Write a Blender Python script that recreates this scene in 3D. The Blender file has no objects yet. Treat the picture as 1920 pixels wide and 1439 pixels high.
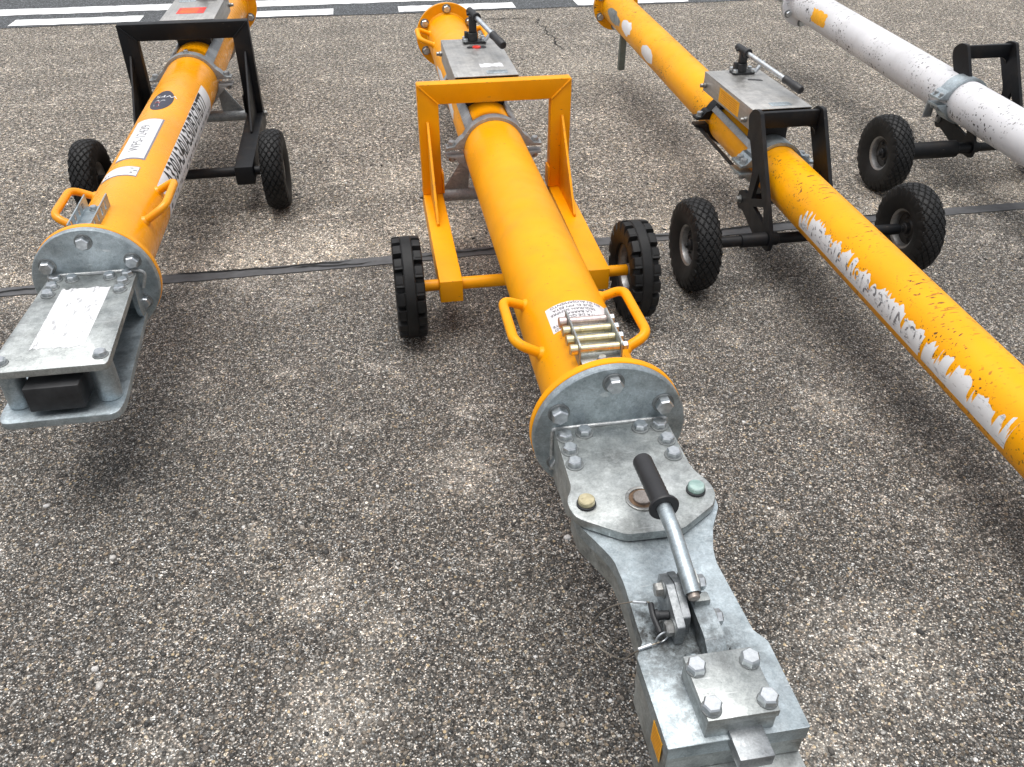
import bpy, bmesh, math, random
import numpy as np
from mathutils import Vector, Matrix
R = math.radians
random.seed(7)
S = bpy.context.scene
COL = S.collection

# ------------------------------------------------------------------ camera
cam = bpy.data.cameras.new("camera")
cam.sensor_width = 36.0
cam.lens = 29.306
cam.clip_start = 0.05
cam.clip_end = 2000
camo = bpy.data.objects.new("camera", cam)
COL.objects.link(camo)
camo.location = (0, 0, 1.7)
camo.rotation_euler = (R(90 - 35.974), 0, R(-9.35))
S.camera = camo

# ------------------------------------------------------------------ sky, sun, exposure (overcast noon)
SUN_EL, SUN_AZ = 85.0, 300.0
w = bpy.data.worlds.new("World")
S.world = w
w.use_nodes = True
nt = w.node_tree
bg = nt.nodes["Background"]
sky = nt.nodes.new("ShaderNodeTexSky")
sky.sky_type = 'NISHITA'
sky.sun_disc = False
sky.sun_elevation = R(SUN_EL)
sky.sun_rotation = R(SUN_AZ)
sky.air_density = 1.0
sky.dust_density = 5.0
hsv = nt.nodes.new("ShaderNodeHueSaturation")
hsv.inputs["Saturation"].default_value = 0.22
nt.links.new(sky.outputs[0], hsv.inputs["Color"])
nt.links.new(hsv.outputs[0], bg.inputs[0])
bg.inputs[1].default_value = 0.15
sun = bpy.data.lights.new("sun", 'SUN')
sun.energy = 0.75
sun.angle = R(55)
sun.color = (1.0, 0.97, 0.93)
suno = bpy.data.objects.new("sun", sun)
COL.objects.link(suno)
suno.rotation_euler = (R(90 - SUN_EL), 0, R(180 - SUN_AZ))
S.view_settings.view_transform = 'Standard'
S.view_settings.look = 'None'
S.view_settings.exposure = 0.52
S.view_settings.gamma = 1.0
S.view_settings.use_curve_mapping = False

# ------------------------------------------------------------------ node helpers
def new_mat(name):
    m = bpy.data.materials.new(name)
    m.use_nodes = True
    t = m.node_tree
    return m, t, t.nodes["Principled BSDF"]

class N:
    """small node-building helper"""
    def __init__(s, t):
        s.t = t
        s.tc = t.nodes.new("ShaderNodeTexCoord")
    def link(s, a, b): s.t.links.new(a, b)
    def val(s, sock, v):
        if hasattr(v, "is_linked"): s.link(v, sock)
        else: sock.default_value = v
    def mapping(s, scale=(1, 1, 1), rot=(0, 0, 0), loc=(0, 0, 0), src=None):
        n = s.t.nodes.new("ShaderNodeMapping")
        n.inputs["Scale"].default_value = scale
        n.inputs["Rotation"].default_value = rot
        n.inputs["Location"].default_value = loc
        s.link(src or s.tc.outputs["Object"], n.inputs[0])
        return n.outputs[0]
    def noise(s, scale, detail=3, rough=0.55, vec=None, dist=0.0):
        n = s.t.nodes.new("ShaderNodeTexNoise")
        n.inputs["Scale"].default_value = scale
        n.inputs["Detail"].default_value = detail
        n.inputs["Roughness"].default_value = rough
        n.inputs["Distortion"].default_value = dist
        s.link(vec or s.tc.outputs["Object"], n.inputs["Vector"])
        return n.outputs["Fac"]
    def vor(s, scale, vec=None, dims='3D', feature='F1', rnd=1.0):
        n = s.t.nodes.new("ShaderNodeTexVoronoi")
        n.voronoi_dimensions = dims
        n.feature = feature
        n.inputs["Scale"].default_value = scale
        n.inputs["Randomness"].default_value = rnd
        s.link(vec or s.tc.outputs["Object"], n.inputs["Vector"])
        return n
    def ramp(s, fac, stops, interp='LINEAR'):
        n = s.t.nodes.new("ShaderNodeValToRGB")
        e = n.color_ramp.elements
        n.color_ramp.interpolation = interp
        while len(e) < len(stops): e.new(0.5)
        for el, (p, c) in zip(e, stops):
            el.position = p
            el.color = (c, c, c, 1) if isinstance(c, (int, float)) else (*c, 1)
        s.link(fac, n.inputs[0])
        return n.outputs[0]
    def math(s, op, a, b=0.0, clamp=False):
        n = s.t.nodes.new("ShaderNodeMath")
        n.operation = op
        n.use_clamp = clamp
        s.val(n.inputs[0], a); s.val(n.inputs[1], b)
        return n.outputs[0]
    def mix(s, fac, a, b, mode='MIX'):
        n = s.t.nodes.new("ShaderNodeMix")
        n.data_type = 'RGBA'
        n.blend_type = mode
        s.val(n.inputs[0], fac)
        for i, v in ((6, a), (7, b)):
            if isinstance(v, tuple): v = (*v, 1) if len(v) == 3 else v
            s.val(n.inputs[i], v)
        return n.outputs[2]
    def sep(s, c):
        n = s.t.nodes.new("ShaderNodeSeparateColor")
        s.link(c, n.inputs[0])
        return n.outputs
    def sepxyz(s, v):
        n = s.t.nodes.new("ShaderNodeSeparateXYZ")
        s.link(v, n.inputs[0])
        return n.outputs
    def bump(s, h, strength, dist):
        n = s.t.nodes.new("ShaderNodeBump")
        n.inputs["Strength"].default_value = strength
        n.inputs["Distance"].default_value = dist
        s.link(h, n.inputs["Height"])
        return n.outputs[0]

def paint(name, base, rough=0.36, wear=0.25, chip=(0.05, 0.045, 0.04), seed=0.0, dirt=0.12, spec=0.25, big=1.0, edge=False):
    """painted metal with clustered chips, short scratches and grime"""
    m, t, b = new_mat(name)
    n = N(t)
    off = n.mapping(loc=(seed, seed * 1.7, seed * 0.6))
    tone = n.ramp(n.noise(3.2, 4, vec=off), [(0.3, 0.86), (0.7, 1.06)])
    col = n.mix(1.0, base, tone, 'MULTIPLY')
    grime = n.ramp(n.noise(9.0, 6, 0.65, vec=off), [(0.5, 0.0), (0.78, 1.0)])
    col = n.mix(n.math('MULTIPLY', grime, dirt), col, (0.12, 0.085, 0.05))
    cl = n.ramp(n.noise(4.5, 2, vec=n.mapping(loc=(seed + 3, 1, 2))), [(0.42, 0.0), (0.62, 1.0)])
    th = 0.80 - 0.16 * wear
    mask = None
    for k, (rz, ry, sc) in enumerate(((0.5, 0.2, (26, 150, 150)), (-0.9, 0.6, (30, 170, 170)), (1.9, -0.4, (24, 130, 130)))):
        v = n.mapping(scale=tuple(q * big for q in sc), rot=(0.3 * k, ry, rz), loc=(seed + k * 5, k, 0))
        f = n.ramp(n.noise(1.0, 1.5, 0.5, vec=v), [(th, 0.0), (th + 0.015, 1.0)])
        mask = f if mask is None else n.math('MAXIMUM', mask, f)
    dots = n.ramp(n.noise(75 * big, 1.5, 0.5, vec=off), [(th + 0.03, 0.0), (th + 0.05, 1.0)])
    mask = n.math('MAXIMUM', n.math('MULTIPLY', mask, cl), n.math('MULTIPLY', dots, n.math('ADD', n.math('MULTIPLY', cl, 0.94), 0.06)))
    if edge:
        # paint knocked off along the corners
        bv = t.nodes.new("ShaderNodeBevel"); bv.samples = 4; bv.inputs["Radius"].default_value = 0.007
        ge = t.nodes.new("ShaderNodeNewGeometry")
        dt = t.nodes.new("ShaderNodeVectorMath"); dt.operation = 'DOT_PRODUCT'
        n.link(bv.outputs[0], dt.inputs[0]); n.link(ge.outputs["Normal"], dt.inputs[1])
        em = n.ramp(dt.outputs["Value"], [(0.80, 1.0), (0.97, 0.0)])
        em = n.math('MULTIPLY', em, n.ramp(n.noise(38, 4, 0.65, vec=off), [(0.55, 0.0), (0.58, 1.0)]))
        mask = n.math('MAXIMUM', mask, em)
    col = n.mix(mask, col, chip)
    n.link(col, b.inputs["Base Color"])
    n.link(n.ramp(n.noise(14, 5, vec=off), [(0.3, rough - 0.06), (0.75, rough + 0.16)]), b.inputs["Roughness"])
    h = n.math('SUBTRACT', n.math('MULTIPLY', n.noise(55, 3, vec=off), 0.25), mask)
    n.link(n.bump(h, 0.25, 0.0012), b.inputs["Normal"])
    b.inputs["Specular IOR Level"].default_value = spec
    return m

def steel(name, c0, c1, rough=0.42, metallic=0.75, scale=14.0, stain=0.5, staincol=(0.10, 0.10, 0.095), brushed=False, seed=0.0, bump=0.12, smudge=None):
    m, t, b = new_mat(name)
    n = N(t)
    off = n.mapping(loc=(seed, seed, seed), scale=(1, 0.05, 1) if brushed else (1, 1, 1))
    a = n.noise(scale * (6 if brushed else 1), 8, 0.62 if brushed else 0.72, vec=off, dist=0.3)
    col = n.mix(n.ramp(a, [(0.34, 0.0), (0.68, 1.0)]), c0, c1)
    sp = n.vor(110, vec=n.mapping(loc=(seed, 0, 0)))
    if bump: col = n.mix(0.10, col, n.ramp(n.sep(sp.outputs["Color"])[0], [(0, 0.15), (1, 0.95)]))
    st = n.ramp(n.noise(7.0, 7, 0.7, vec=n.mapping(loc=(seed + 9, 3, 1))), [(0.50, 0.0), (0.72, 1.0)])
    col = n.mix(n.math('MULTIPLY', st, stain), col, staincol)
    sp2 = n.ramp(n.noise(95, 2, 0.5), [(0.70, 0.0), (0.74, 1.0)])
    if bump: col = n.mix(n.math('MULTIPLY', sp2, 0.55 * stain), col, (0.06, 0.06, 0.055))
    if bump and not brushed:
        fs = n.ramp(n.noise(260, 4, 0.7), [(0.30, 0.80), (0.70, 1.16)])
        col = n.mix(1.0, col, fs, 'MULTIPLY')
        sv = n.mapping(scale=(9, 160, 40), rot=(0, 0, 0.7 + seed), loc=(seed, 2, 0))
        sc = n.ramp(n.noise(1.0, 2, 0.5, vec=sv), [(0.69, 0.0), (0.71, 1.0)])
        col = n.mix(n.math('MULTIPLY', sc, 0.45), col, (0.80, 0.82, 0.82))
    if smudge:
        # oily dirt worked in round the moving parts
        for (sx, sy, sz, sr, sa) in smudge:
            vd = t.nodes.new("ShaderNodeVectorMath"); vd.operation = 'DISTANCE'
            n.link(n.tc.outputs["Object"], vd.inputs[0]); vd.inputs[1].default_value = (sx, sy, sz)
            k = n.ramp(n.math('DIVIDE', vd.outputs["Value"], sr), [(0.2, sa), (1.0, 0.0)])
            k = n.math('MULTIPLY', k, n.ramp(n.noise(42, 6, 0.75), [(0.36, 0.15), (0.60, 1.0)]))
            col = n.mix(k, col, (0.055, 0.055, 0.052))
    n.link(col, b.inputs["Base Color"])
    b.inputs["Metallic"].default_value = metallic
    n.link(n.ramp(n.noise(scale * 1.7, 5), [(0.3, rough - 0.08), (0.7, rough + 0.14)]), b.inputs["Roughness"])
    if bump: n.link(n.bump(n.noise(60, 4), bump, 0.001), b.inputs["Normal"])
    return m

def plain(name, col, rough=0.5, metallic=0.0, var=0.15, scale=30, bump=0.1):
    m, t, b = new_mat(name)
    n = N(t)
    a = n.ramp(n.noise(scale, 5, 0.6), [(0.3, 1 - var), (0.7, 1 + var)])
    n.link(n.mix(1.0, col, a, 'MULTIPLY'), b.inputs["Base Color"])
    b.inputs["Roughness"].default_value = rough
    b.inputs["Metallic"].default_value = metallic
    if bump: n.link(n.bump(n.noise(scale * 4, 3), bump, 0.001), b.inputs["Normal"])
    return m

def rubber(name, seed):
    m, t, b = new_mat(name)
    n = N(t)
    d = n.ramp(n.noise(11, 5, 0.65, vec=n.mapping(loc=(seed, 0, 0))), [(0.35, 0.0), (0.8, 1.0)])
    n.link(n.mix(d, (0.006, 0.0065, 0.007), (0.022, 0.022, 0.022)), b.inputs["Base Color"])
    b.inputs["Roughness"].default_value = 0.58
    b.inputs["Specular IOR Level"].default_value = 0.3
    n.link(n.bump(n.noise(160, 3), 0.2, 0.0008), b.inputs["Normal"])
    return m

YEL = (0.91, 0.368, 0.0)
M = {}
M['yellow'] = paint("yellow_paint", YEL, wear=0.34, seed=0.3, dirt=0.17)
M['yellow_frame'] = paint('yellow_frame_paint', YEL, wear=0.25, seed=1.3, edge=True)
M['yellow_left'] = paint("yellow_paint_glossy", (0.91, 0.36, 0.0), rough=0.24, wear=0.2, seed=4.1, spec=0.5, dirt=0.10, chip=(0.25, 0.09, 0.01))
M['yellow_worn'] = paint("yellow_paint_scuffed", (0.91, 0.39, 0.001), rough=0.36, wear=0.80, seed=8.7, big=0.62, chip=(0.10, 0.05, 0.02))
M['white_worn'] = paint("white_paint_scuffed", (0.68, 0.68, 0.70), rough=0.4, wear=0.76, seed=12.2, big=0.45, chip=(0.035, 0.035, 0.035), dirt=0.2)
M['black'] = paint("black_paint", (0.008, 0.009, 0.011), rough=0.42, wear=0.15, seed=2.2, chip=(0.12, 0.1, 0.08), dirt=0.15)
M['galv'] = steel("galvanised_steel", (0.33, 0.385, 0.41), (0.55, 0.63, 0.67), rough=0.46, metallic=0.92, stain=0.5, smudge=[(-0.060, -1.81, 0.452, 0.13, 1.0), (0.03, -1.87, 0.452, 0.11, 0.9), (-0.065, -1.92, 0.452, 0.08, 0.6), (-0.058, -2.0, 0.452, 0.07, 0.6), (0.0, -1.60, 0.452, 0.10, 0.5)])
M['galv_dull'] = steel("dull_galvanised_steel", (0.30, 0.325, 0.32), (0.56, 0.59, 0.58), rough=0.46, metallic=0.92, stain=0.7, smudge=[(0.0, -1.50, 0.475, 0.065, 0.55), (-0.02, -1.36, 0.475, 0.06, 0.5), (0.01, -1.92, 0.505, 0.045, 0.45), (-0.11, -1.30, 0.475, 0.06, 0.35), (0.1, -1.28, 0.475, 0.06, 0.35)], seed=3.3)
M['clamp'] = steel("grey_clamp_steel", (0.26, 0.28, 0.29), (0.40, 0.42, 0.43), rough=0.45, metallic=0.45, stain=0.3, seed=6.0)
M['bolt'] = steel("zinc_bolt_steel", (0.46, 0.49, 0.51), (0.72, 0.75, 0.77), rough=0.36, metallic=1.0, stain=0.2, scale=60, bump=0)
M['bolt_dark'] = steel("dull_bolt_steel", (0.22, 0.22, 0.21), (0.40, 0.40, 0.38), rough=0.4, stain=0.5, scale=45)
M['inox'] = steel("brushed_stainless_steel", (0.46, 0.45, 0.43), (0.56, 0.55, 0.525), rough=0.42, metallic=0.9, stain=0.15, staincol=(0.3, 0.27, 0.2), brushed=True)
M['tongue'] = steel("worn_tongue_steel", (0.15, 0.165, 0.175), (0.36, 0.385, 0.40), rough=0.4, stain=0.5, seed=8.0)
M['zincyel'] = steel("yellow_zinc_steel", (0.55, 0.47, 0.27), (0.78, 0.70, 0.48), rough=0.3, metallic=0.95, stain=0.3, scale=40, staincol=(0.45, 0.25, 0.22), bump=0)
M['zincgreen'] = steel("iridescent_zinc_steel", (0.38, 0.56, 0.50), (0.62, 0.76, 0.70), rough=0.3, metallic=0.95, stain=0.1, scale=40, bump=0)
M['zincpink'] = steel("pinkish_zinc_steel", (0.60, 0.46, 0.42), (0.76, 0.62, 0.58), rough=0.3, stain=0.25, scale=40)
M['rust'] = plain("rusty_steel", (0.16, 0.10, 0.06), 0.6, 0.35, 0.5, 60)
M['rim_dark'] = plain('dirty_shaded_rim_steel', (0.045, 0.045, 0.045), 0.5, 0.5, 0.4, 40)  # dark from dirt and from recess shade painted into the disc colour
M['washer'] = steel('shaded_washer_steel', (0.16, 0.17, 0.17), (0.34, 0.36, 0.36), rough=0.5, metallic=0.8, stain=0.3, bump=0)  # darker steel paints occlusion shade round each bolt head
M['pinhead'] = steel('brown_stained_steel', (0.20, 0.16, 0.13), (0.42, 0.37, 0.33), rough=0.45, stain=0.5)
M['grip'] = plain("black_plastic_grip", (0.020, 0.020, 0.022), 0.48, 0, 0.2)
M['dark'] = plain("dark_iron", (0.03, 0.031, 0.033), 0.5, 0.3, 0.3)
M['rubber'] = rubber("tyre_rubber", 1.0)
M['rubber_solid'] = rubber("solid_tyre_rubber", 5.0)
M['rim'] = steel("wheel_rim_steel", (0.26, 0.26, 0.26), (0.44, 0.44, 0.43), rough=0.4, metallic=0.85, stain=0.5, seed=1.0)
M['print'] = plain("black_print", (0.012, 0.012, 0.014), 0.45, 0, 0.1, bump=0)
M['print_grey'] = plain("grey_print", (0.18, 0.18, 0.19), 0.5, 0, 0.4, 90, bump=0)
M['label'] = plain("white_label", (0.74, 0.74, 0.75), 0.35, 0, 0.06, 25, bump=0.05)
M['label_pink'] = plain("off_white_label", (0.70, 0.67, 0.68), 0.4, 0, 0.07, 25, bump=0.05)
M['edge'] = plain("grey_label_border", (0.20, 0.20, 0.24), 0.4, 0, 0.1, bump=0)
M['red'] = plain("red_label", (0.72, 0.035, 0.02), 0.4, 0, 0.1, bump=0)
M['orange'] = plain("orange_label", (0.88, 0.41, 0.004), 0.42, 0, 0.12, 40, bump=0.05)
M['orange_print'] = plain("orange_label_print", (0.55, 0.17, 0.003), 0.45, 0, 0.1, bump=0)
M['navy'] = plain("dark_round_label", (0.018, 0.016, 0.035), 0.3, 0, 0.3, 60, bump=0)
M['redprint'] = plain("red_print", (0.6, 0.06, 0.05), 0.4, 0, 0.1, bump=0)
M['wire'] = plain("steel_wire", (0.25, 0.22, 0.18), 0.4, 0.7, 0.2)
M['weld'] = steel("weld_bead", (0.42, 0.44, 0.44), (0.62, 0.63, 0.62), rough=0.45, stain=0.3, scale=60)
M['olive'] = plain("grey_green_paint", (0.14, 0.16, 0.14), 0.5, 0.1, 0.2)

def torn_label(name):
    """white sticker with grey scrape marks"""
    m, t, b = new_mat(name)
    n = N(t)
    v = n.mapping(scale=(60, 18, 60), rot=(0, 0, 0.5))
    f = n.ramp(n.noise(1.0, 4, 0.7, vec=v), [(0.56, 0.0), (0.64, 1.0)])
    col = n.mix(n.math('MULTIPLY', f, 0.75), (0.72, 0.73, 0.74), (0.30, 0.30, 0.31))
    n.link(col, b.inputs["Base Color"])
    b.inputs["Roughness"].default_value = 0.5
    return m
M['torn'] = torn_label("torn_white_label")
def torn_print(name):
    m, t, b = new_mat(name)
    n = N(t)
    f = n.ramp(n.noise(55, 4, 0.7), [(0.46, 0.0), (0.52, 1.0)])
    n.link(n.mix(f, (0.16, 0.16, 0.17), (0.70, 0.71, 0.72)), b.inputs["Base Color"])
    b.inputs["Roughness"].default_value = 0.5
    return m
M['torn_print'] = torn_print("scraped_print")

# ------------------------------------------------------------------ object helpers
def mesh_obj(name, me, parent=None, mat=None, loc=None, rot=None):
    o = bpy.data.objects.new(name, me)
    COL.objects.link(o)
    if mat is not None and not me.materials: me.materials.append(mat)
    if parent is not None: o.parent = parent
    if loc is not None: o.location = loc
    if rot is not None:
        o.rotation_mode = 'QUATERNION'
        o.rotation_quaternion = rot
    return o

def structure(o):
    o["kind"] = "structure"
    return o

class B:
    """collects shapes in one bmesh"""
    def __init__(s): s.bm = bmesh.new()
    def box(s, x0, x1, y0, y1, z0, z1, bev=0.002, mat4=None):
        r = bmesh.ops.create_cube(s.bm, size=1.0)
        vs = r['verts']
        for v in vs:
            v.co = Vector(((x0 + x1) / 2 + v.co.x * (x1 - x0), (y0 + y1) / 2 + v.co.y * (y1 - y0), (z0 + z1) / 2 + v.co.z * (z1 - z0)))
        if mat4 is not None: bmesh.ops.transform(s.bm, matrix=mat4, verts=vs)
        if bev:
            es = list({e for v in vs for e in v.link_edges})
            bmesh.ops.bevel(s.bm, geom=es, offset=bev, segments=2, affect='EDGES', profile=0.5)
        return s
    def hull(s, pts8, bev=0.002):
        """box from 8 corners: bottom 4 (ccw) then top 4 (ccw)"""
        vs = [s.bm.verts.new(p) for p in pts8]
        for f in ((3, 2, 1, 0), (4, 5, 6, 7), (0, 1, 5, 4), (1, 2, 6, 5), (2, 3, 7, 6), (3, 0, 4, 7)):
            s.bm.faces.new([vs[i] for i in f])
        if bev:
            es = list({e for v in vs for e in v.link_edges})
            bmesh.ops.bevel(s.bm, geom=es, offset=bev, segments=2, affect='EDGES', profile=0.5)
        return s
    def lathe(s, prof, origin=(0, 0, 0), axis=(0, 0, 1), seg=32, closed=False):
        """prof: (radius, height) list; revolve about axis through origin"""
        q = Vector((0, 0, 1)).rotation_difference(Vector(axis).normalized())
        o = Vector(origin)
        rings = []
        for (r, h) in prof:
            if r < 1e-6: rings.append([s.bm.verts.new(o + q @ Vector((0, 0, h)))])
            else: rings.append([s.bm.verts.new(o + q @ Vector((r * math.cos(2 * math.pi * k / seg), r * math.sin(2 * math.pi * k / seg), h))) for k in range(seg)])
        prs = list(zip(rings[:-1], rings[1:]))
        if closed: prs.append((rings[-1], rings[0]))
        for a, b in prs:
            for k in range(seg):
                k2 = (k + 1) % seg
                if len(a) == 1 and len(b) == 1: continue
                if len(a) == 1: s.bm.faces.new((a[0], b[k2], b[k]))
                elif len(b) == 1: s.bm.faces.new((a[k], a[k2], b[0]))
                else: s.bm.faces.new((a[k], a[k2], b[k2], b[k]))
        return s
    def cyl(s, p0, p1, r, seg=24, bev=0.0015, r2=None):
        p0 = Vector(p0); p1 = Vector(p1); L = (p1 - p0).length
        r2 = r if r2 is None else r2
        bev = min(bev, r * 0.4, L * 0.4)
        return s.lathe([(0, 0), (r - bev, 0), (r, bev), (r2, L - bev), (r2 - bev, L), (0, L)], p0, p1 - p0, seg)
    def tube(s, p0, p1, ro, ri, seg=48, bev=0.001):
        p0 = Vector(p0); p1 = Vector(p1); L = (p1 - p0).length
        return s.lathe([(ri, 0), (ro - bev, 0), (ro, bev), (ro, L - bev), (ro - bev, L), (ri, L)], p0, p1 - p0, seg, closed=True)
    def sweep(s, pts, r, bend=0.03, seg=16, caps=True):
        """round rod through points with rounded corners"""
        P = [Vector(p) for p in pts]
        path = [P[0]]
        for i in range(1, len(P) - 1):
            a, b, c = P[i - 1], P[i], P[i + 1]
            d = min(bend, (a - b).length * 0.49, (c - b).length * 0.49)
            u = b + (a - b).normalized() * d; v = b + (c - b).normalized() * d
            for k in range(7):
                t = k / 6
                path.append(u * (1 - t) ** 2 + b * 2 * t * (1 - t) + v * t * t)
        path.append(P[-1])
        nrm = None; rings = []
        for i, p in enumerate(path):
            t = ((path[i + 1] if i + 1 < len(path) else p) - (path[i - 1] if i else p)).normalized()
            if nrm is None: nrm = t.orthogonal().normalized()
            nrm = (nrm - t * nrm.dot(t)).normalized()
            bn = t.cross(nrm)
            rr = r(i / (len(path) - 1)) if callable(r) else r
            rings.append([s.bm.verts.new(p + (nrm * math.cos(2 * math.pi * k / seg) + bn * math.sin(2 * math.pi * k / seg)) * rr) for k in range(seg)])
        for a, b in zip(rings[:-1], rings[1:]):
            for k in range(seg): s.bm.faces.new((a[k], a[(k + 1) % seg], b[(k + 1) % seg], b[k]))
        if caps:
            s.bm.faces.new(rings[0][::-1]); s.bm.faces.new(rings[-1])
        return s
    def plate(s, outline, t, frame, holes=(), bev=0.0012):
        """flat plate from a 2-D outline (with holes); frame maps (u, v, w) into place, w in 0..t"""
        loops = []
        for loop in (outline, *holes):
            L = []
            for p in loop:
                if not L or math.hypot(p[0] - L[-1][0], p[1] - L[-1][1]) > 2e-4: L.append((float(p[0]), float(p[1])))
            if math.hypot(L[0][0] - L[-1][0], L[0][1] - L[-1][1]) < 2e-4: L.pop()
            loops.append(L)
        rims = []
        caps = []
        for w in (0.0, t):
            rings = [[s.bm.verts.new(frame(u, v, w)) for u, v in L] for L in loops]
            rims.append(rings)
        for k in range(2):
            if len(loops) == 1:
                s.bm.faces.new(rims[k][0])
            else:
                es = []
                for ring in rims[k]:
                    for i in range(len(ring)): es.append(s.bm.edges.new((ring[i - 1], ring[i])))
                bmesh.ops.triangle_fill(s.bm, edges=es, use_beauty=True)
        for r0, r1 in zip(rims[0], rims[1]):
            for i in range(len(r0)): s.bm.faces.new((r0[i - 1], r0[i], r1[i], r1[i - 1]))
        if bev and len(loops) == 1:
            es = []
            for ring in (rims[0][0], rims[1][0]):
                for i in range(len(ring)): es.append(s.bm.edges.get((ring[i - 1], ring[i])))
            bmesh.ops.bevel(s.bm, geom=es, offset=min(bev, t * 0.4), segments=2, affect='EDGES', profile=0.5, clamp_overlap=True)
        return s
    def hexbolt(s, af, h, washer=1.25, wt=0.003, origin=(0, 0, 0), axis=(0, 0, 1)):
        R0 = af / math.sqrt(3)
        q = Vector((0, 0, 1)).rotation_difference(Vector(axis).normalized()); o = Vector(origin)
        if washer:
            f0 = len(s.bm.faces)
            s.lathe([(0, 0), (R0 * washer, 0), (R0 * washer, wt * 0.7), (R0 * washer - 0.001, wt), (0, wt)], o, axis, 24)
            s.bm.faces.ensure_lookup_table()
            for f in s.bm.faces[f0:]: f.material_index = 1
        else: wt = 0
        rings = []
        for rr, hh, c in ((R0, wt, 0), (R0, wt + h * 0.8, 0), (R0 * 0.84, wt + h, 1)):
            rings.append([s.bm.verts.new(o + q @ Vector((rr * math.cos(math.pi / 3 * k), rr * math.sin(math.pi / 3 * k), hh))) for k in range(6)])
        for a, b in zip(rings[:-1], rings[1:]):
            for k in range(6): s.bm.faces.new((a[k], a[(k + 1) % 6], b[(k + 1) % 6], b[k]))
        s.bm.faces.new(rings[-1])
        return s
    def done(s, name, mat=None, parent=None, angle=32, loc=None, rot=None):
        me = s.mesh(name, mat, angle)
        return mesh_obj(name, me, parent, None, loc, rot)
    def mesh(s, name, mat=None, angle=32):
        bmesh.ops.recalc_face_normals(s.bm, faces=s.bm.faces[:])
        for f in s.bm.faces: f.smooth = True
        me = bpy.data.meshes.new(name)
        s.bm.to_mesh(me); s.bm.free()
        me.set_sharp_from_angle(angle=R(angle))
        if mat: me.materials.append(mat)
        return me

def rounded(pts, rad, n=5):
    """round the corners of a 2-D outline; rad is one radius or one per corner"""
    out = []
    L = len(pts)
    for i in range(L):
        r = rad[i] if isinstance(rad, (list, tuple)) else rad
        b = Vector(pts[i]); a = Vector(pts[i - 1]); c = Vector(pts[(i + 1) % L])
        if r <= 0: out.append(tuple(b)); continue
        d1 = (a - b); d2 = (c - b)
        d = min(r, d1.length * 0.48, d2.length * 0.48)
        u = b + d1.normalized() * d; v = b + d2.normalized() * d
        for k in range(n + 1):
            t = k / n
            out.append(tuple(u * (1 - t) ** 2 + b * 2 * t * (1 - t) + v * t * t))
    return out

def flat(z0):  return lambda u, v, w: (u, v, z0 + w)                  # horizontal plate, bottom at z0
def upx(x0):   return lambda u, v, w: (x0 + w, u, v)                  # plate in the y-z plane
def upy(y0):   return lambda u, v, w: (u, y0 + w, v)                  # plate in the x-z plane

BOLTS = {}
def bolt_mesh(key, af, h, mat, washer=1.25):
    if key not in BOLTS:
        BOLTS[key] = B().hexbolt(af, h, washer).mesh("bolt", M[mat], 20)
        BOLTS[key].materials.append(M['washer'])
    return BOLTS[key]
def put_bolt(key, parent, loc, axis, spin=None, name="bolt"):
    q = Vector((0, 0, 1)).rotation_difference(Vector(axis).normalized())
    sp = random.uniform(0, 1.05) if spin is None else spin
    from mathutils import Quaternion
    return mesh_obj(name, BOLTS[key], parent, None, loc, q @ Quaternion((0, 0, 1), sp))
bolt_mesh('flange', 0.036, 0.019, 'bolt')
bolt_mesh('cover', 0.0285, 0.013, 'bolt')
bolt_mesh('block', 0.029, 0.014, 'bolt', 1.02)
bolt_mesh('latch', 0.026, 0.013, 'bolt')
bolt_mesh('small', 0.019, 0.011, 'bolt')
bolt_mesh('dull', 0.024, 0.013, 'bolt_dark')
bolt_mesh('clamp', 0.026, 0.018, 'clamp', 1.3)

def text_verts(s, size, maxlen=0.012, bold=0.0):
    """triangulated glyph outlines as (verts, faces), text centred on 0, 0"""
    cu = bpy.data.curves.new("tmp", 'FONT')
    cu.body = s; cu.size = size; cu.align_x = 'CENTER'; cu.align_y = 'CENTER'
    cu.resolution_u = 3
    cu.offset = bold * size
    o = bpy.data.objects.new("tmp", cu)
    COL.objects.link(o)
    dg = bpy.context.evaluated_depsgraph_get()
    me = bpy.data.meshes.new_from_object(o.evaluated_get(dg))
    bpy.data.objects.remove(o); bpy.data.curves.remove(cu)
    bm = bmesh.new(); bm.from_mesh(me); bpy.data.meshes.remove(me)
    bmesh.ops.triangulate(bm, faces=bm.faces[:])
    for _ in range(3):
        es = [e for e in bm.edges if e.calc_length() > maxlen]
        if not es: break
        bmesh.ops.subdivide_edges(bm, edges=es, cuts=1)
        bmesh.ops.triangulate(bm, faces=[f for f in bm.faces if len(f.verts) > 3])
    bm.verts.ensure_lookup_table()
    vs = [(v.co.x, v.co.y) for v in bm.verts]
    fs = [[v.index for v in f.verts] for f in bm.faces]
    bm.free()
    return vs, fs
def text_obj(name, lines, fn, mat, parent, bold=0.0):
    """lines: (string, size, u, v, stretch); fn(u, v) gives the 3-D point"""
    V, F = [], []
    for s, size, u0, v0, *st in lines:
        k = st[0] if st else 1.0
        vs, fs = text_verts(s, size, bold=bold)
        b = len(V)
        V += [fn(u0 + x * k, v0 + y) for x, y in vs]
        F += [[b + i for i in f] for f in fs]
    me = bpy.data.meshes.new(name)
    me.from_pydata(V, [], F)
    return mesh_obj(name, me, parent, mat)

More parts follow.
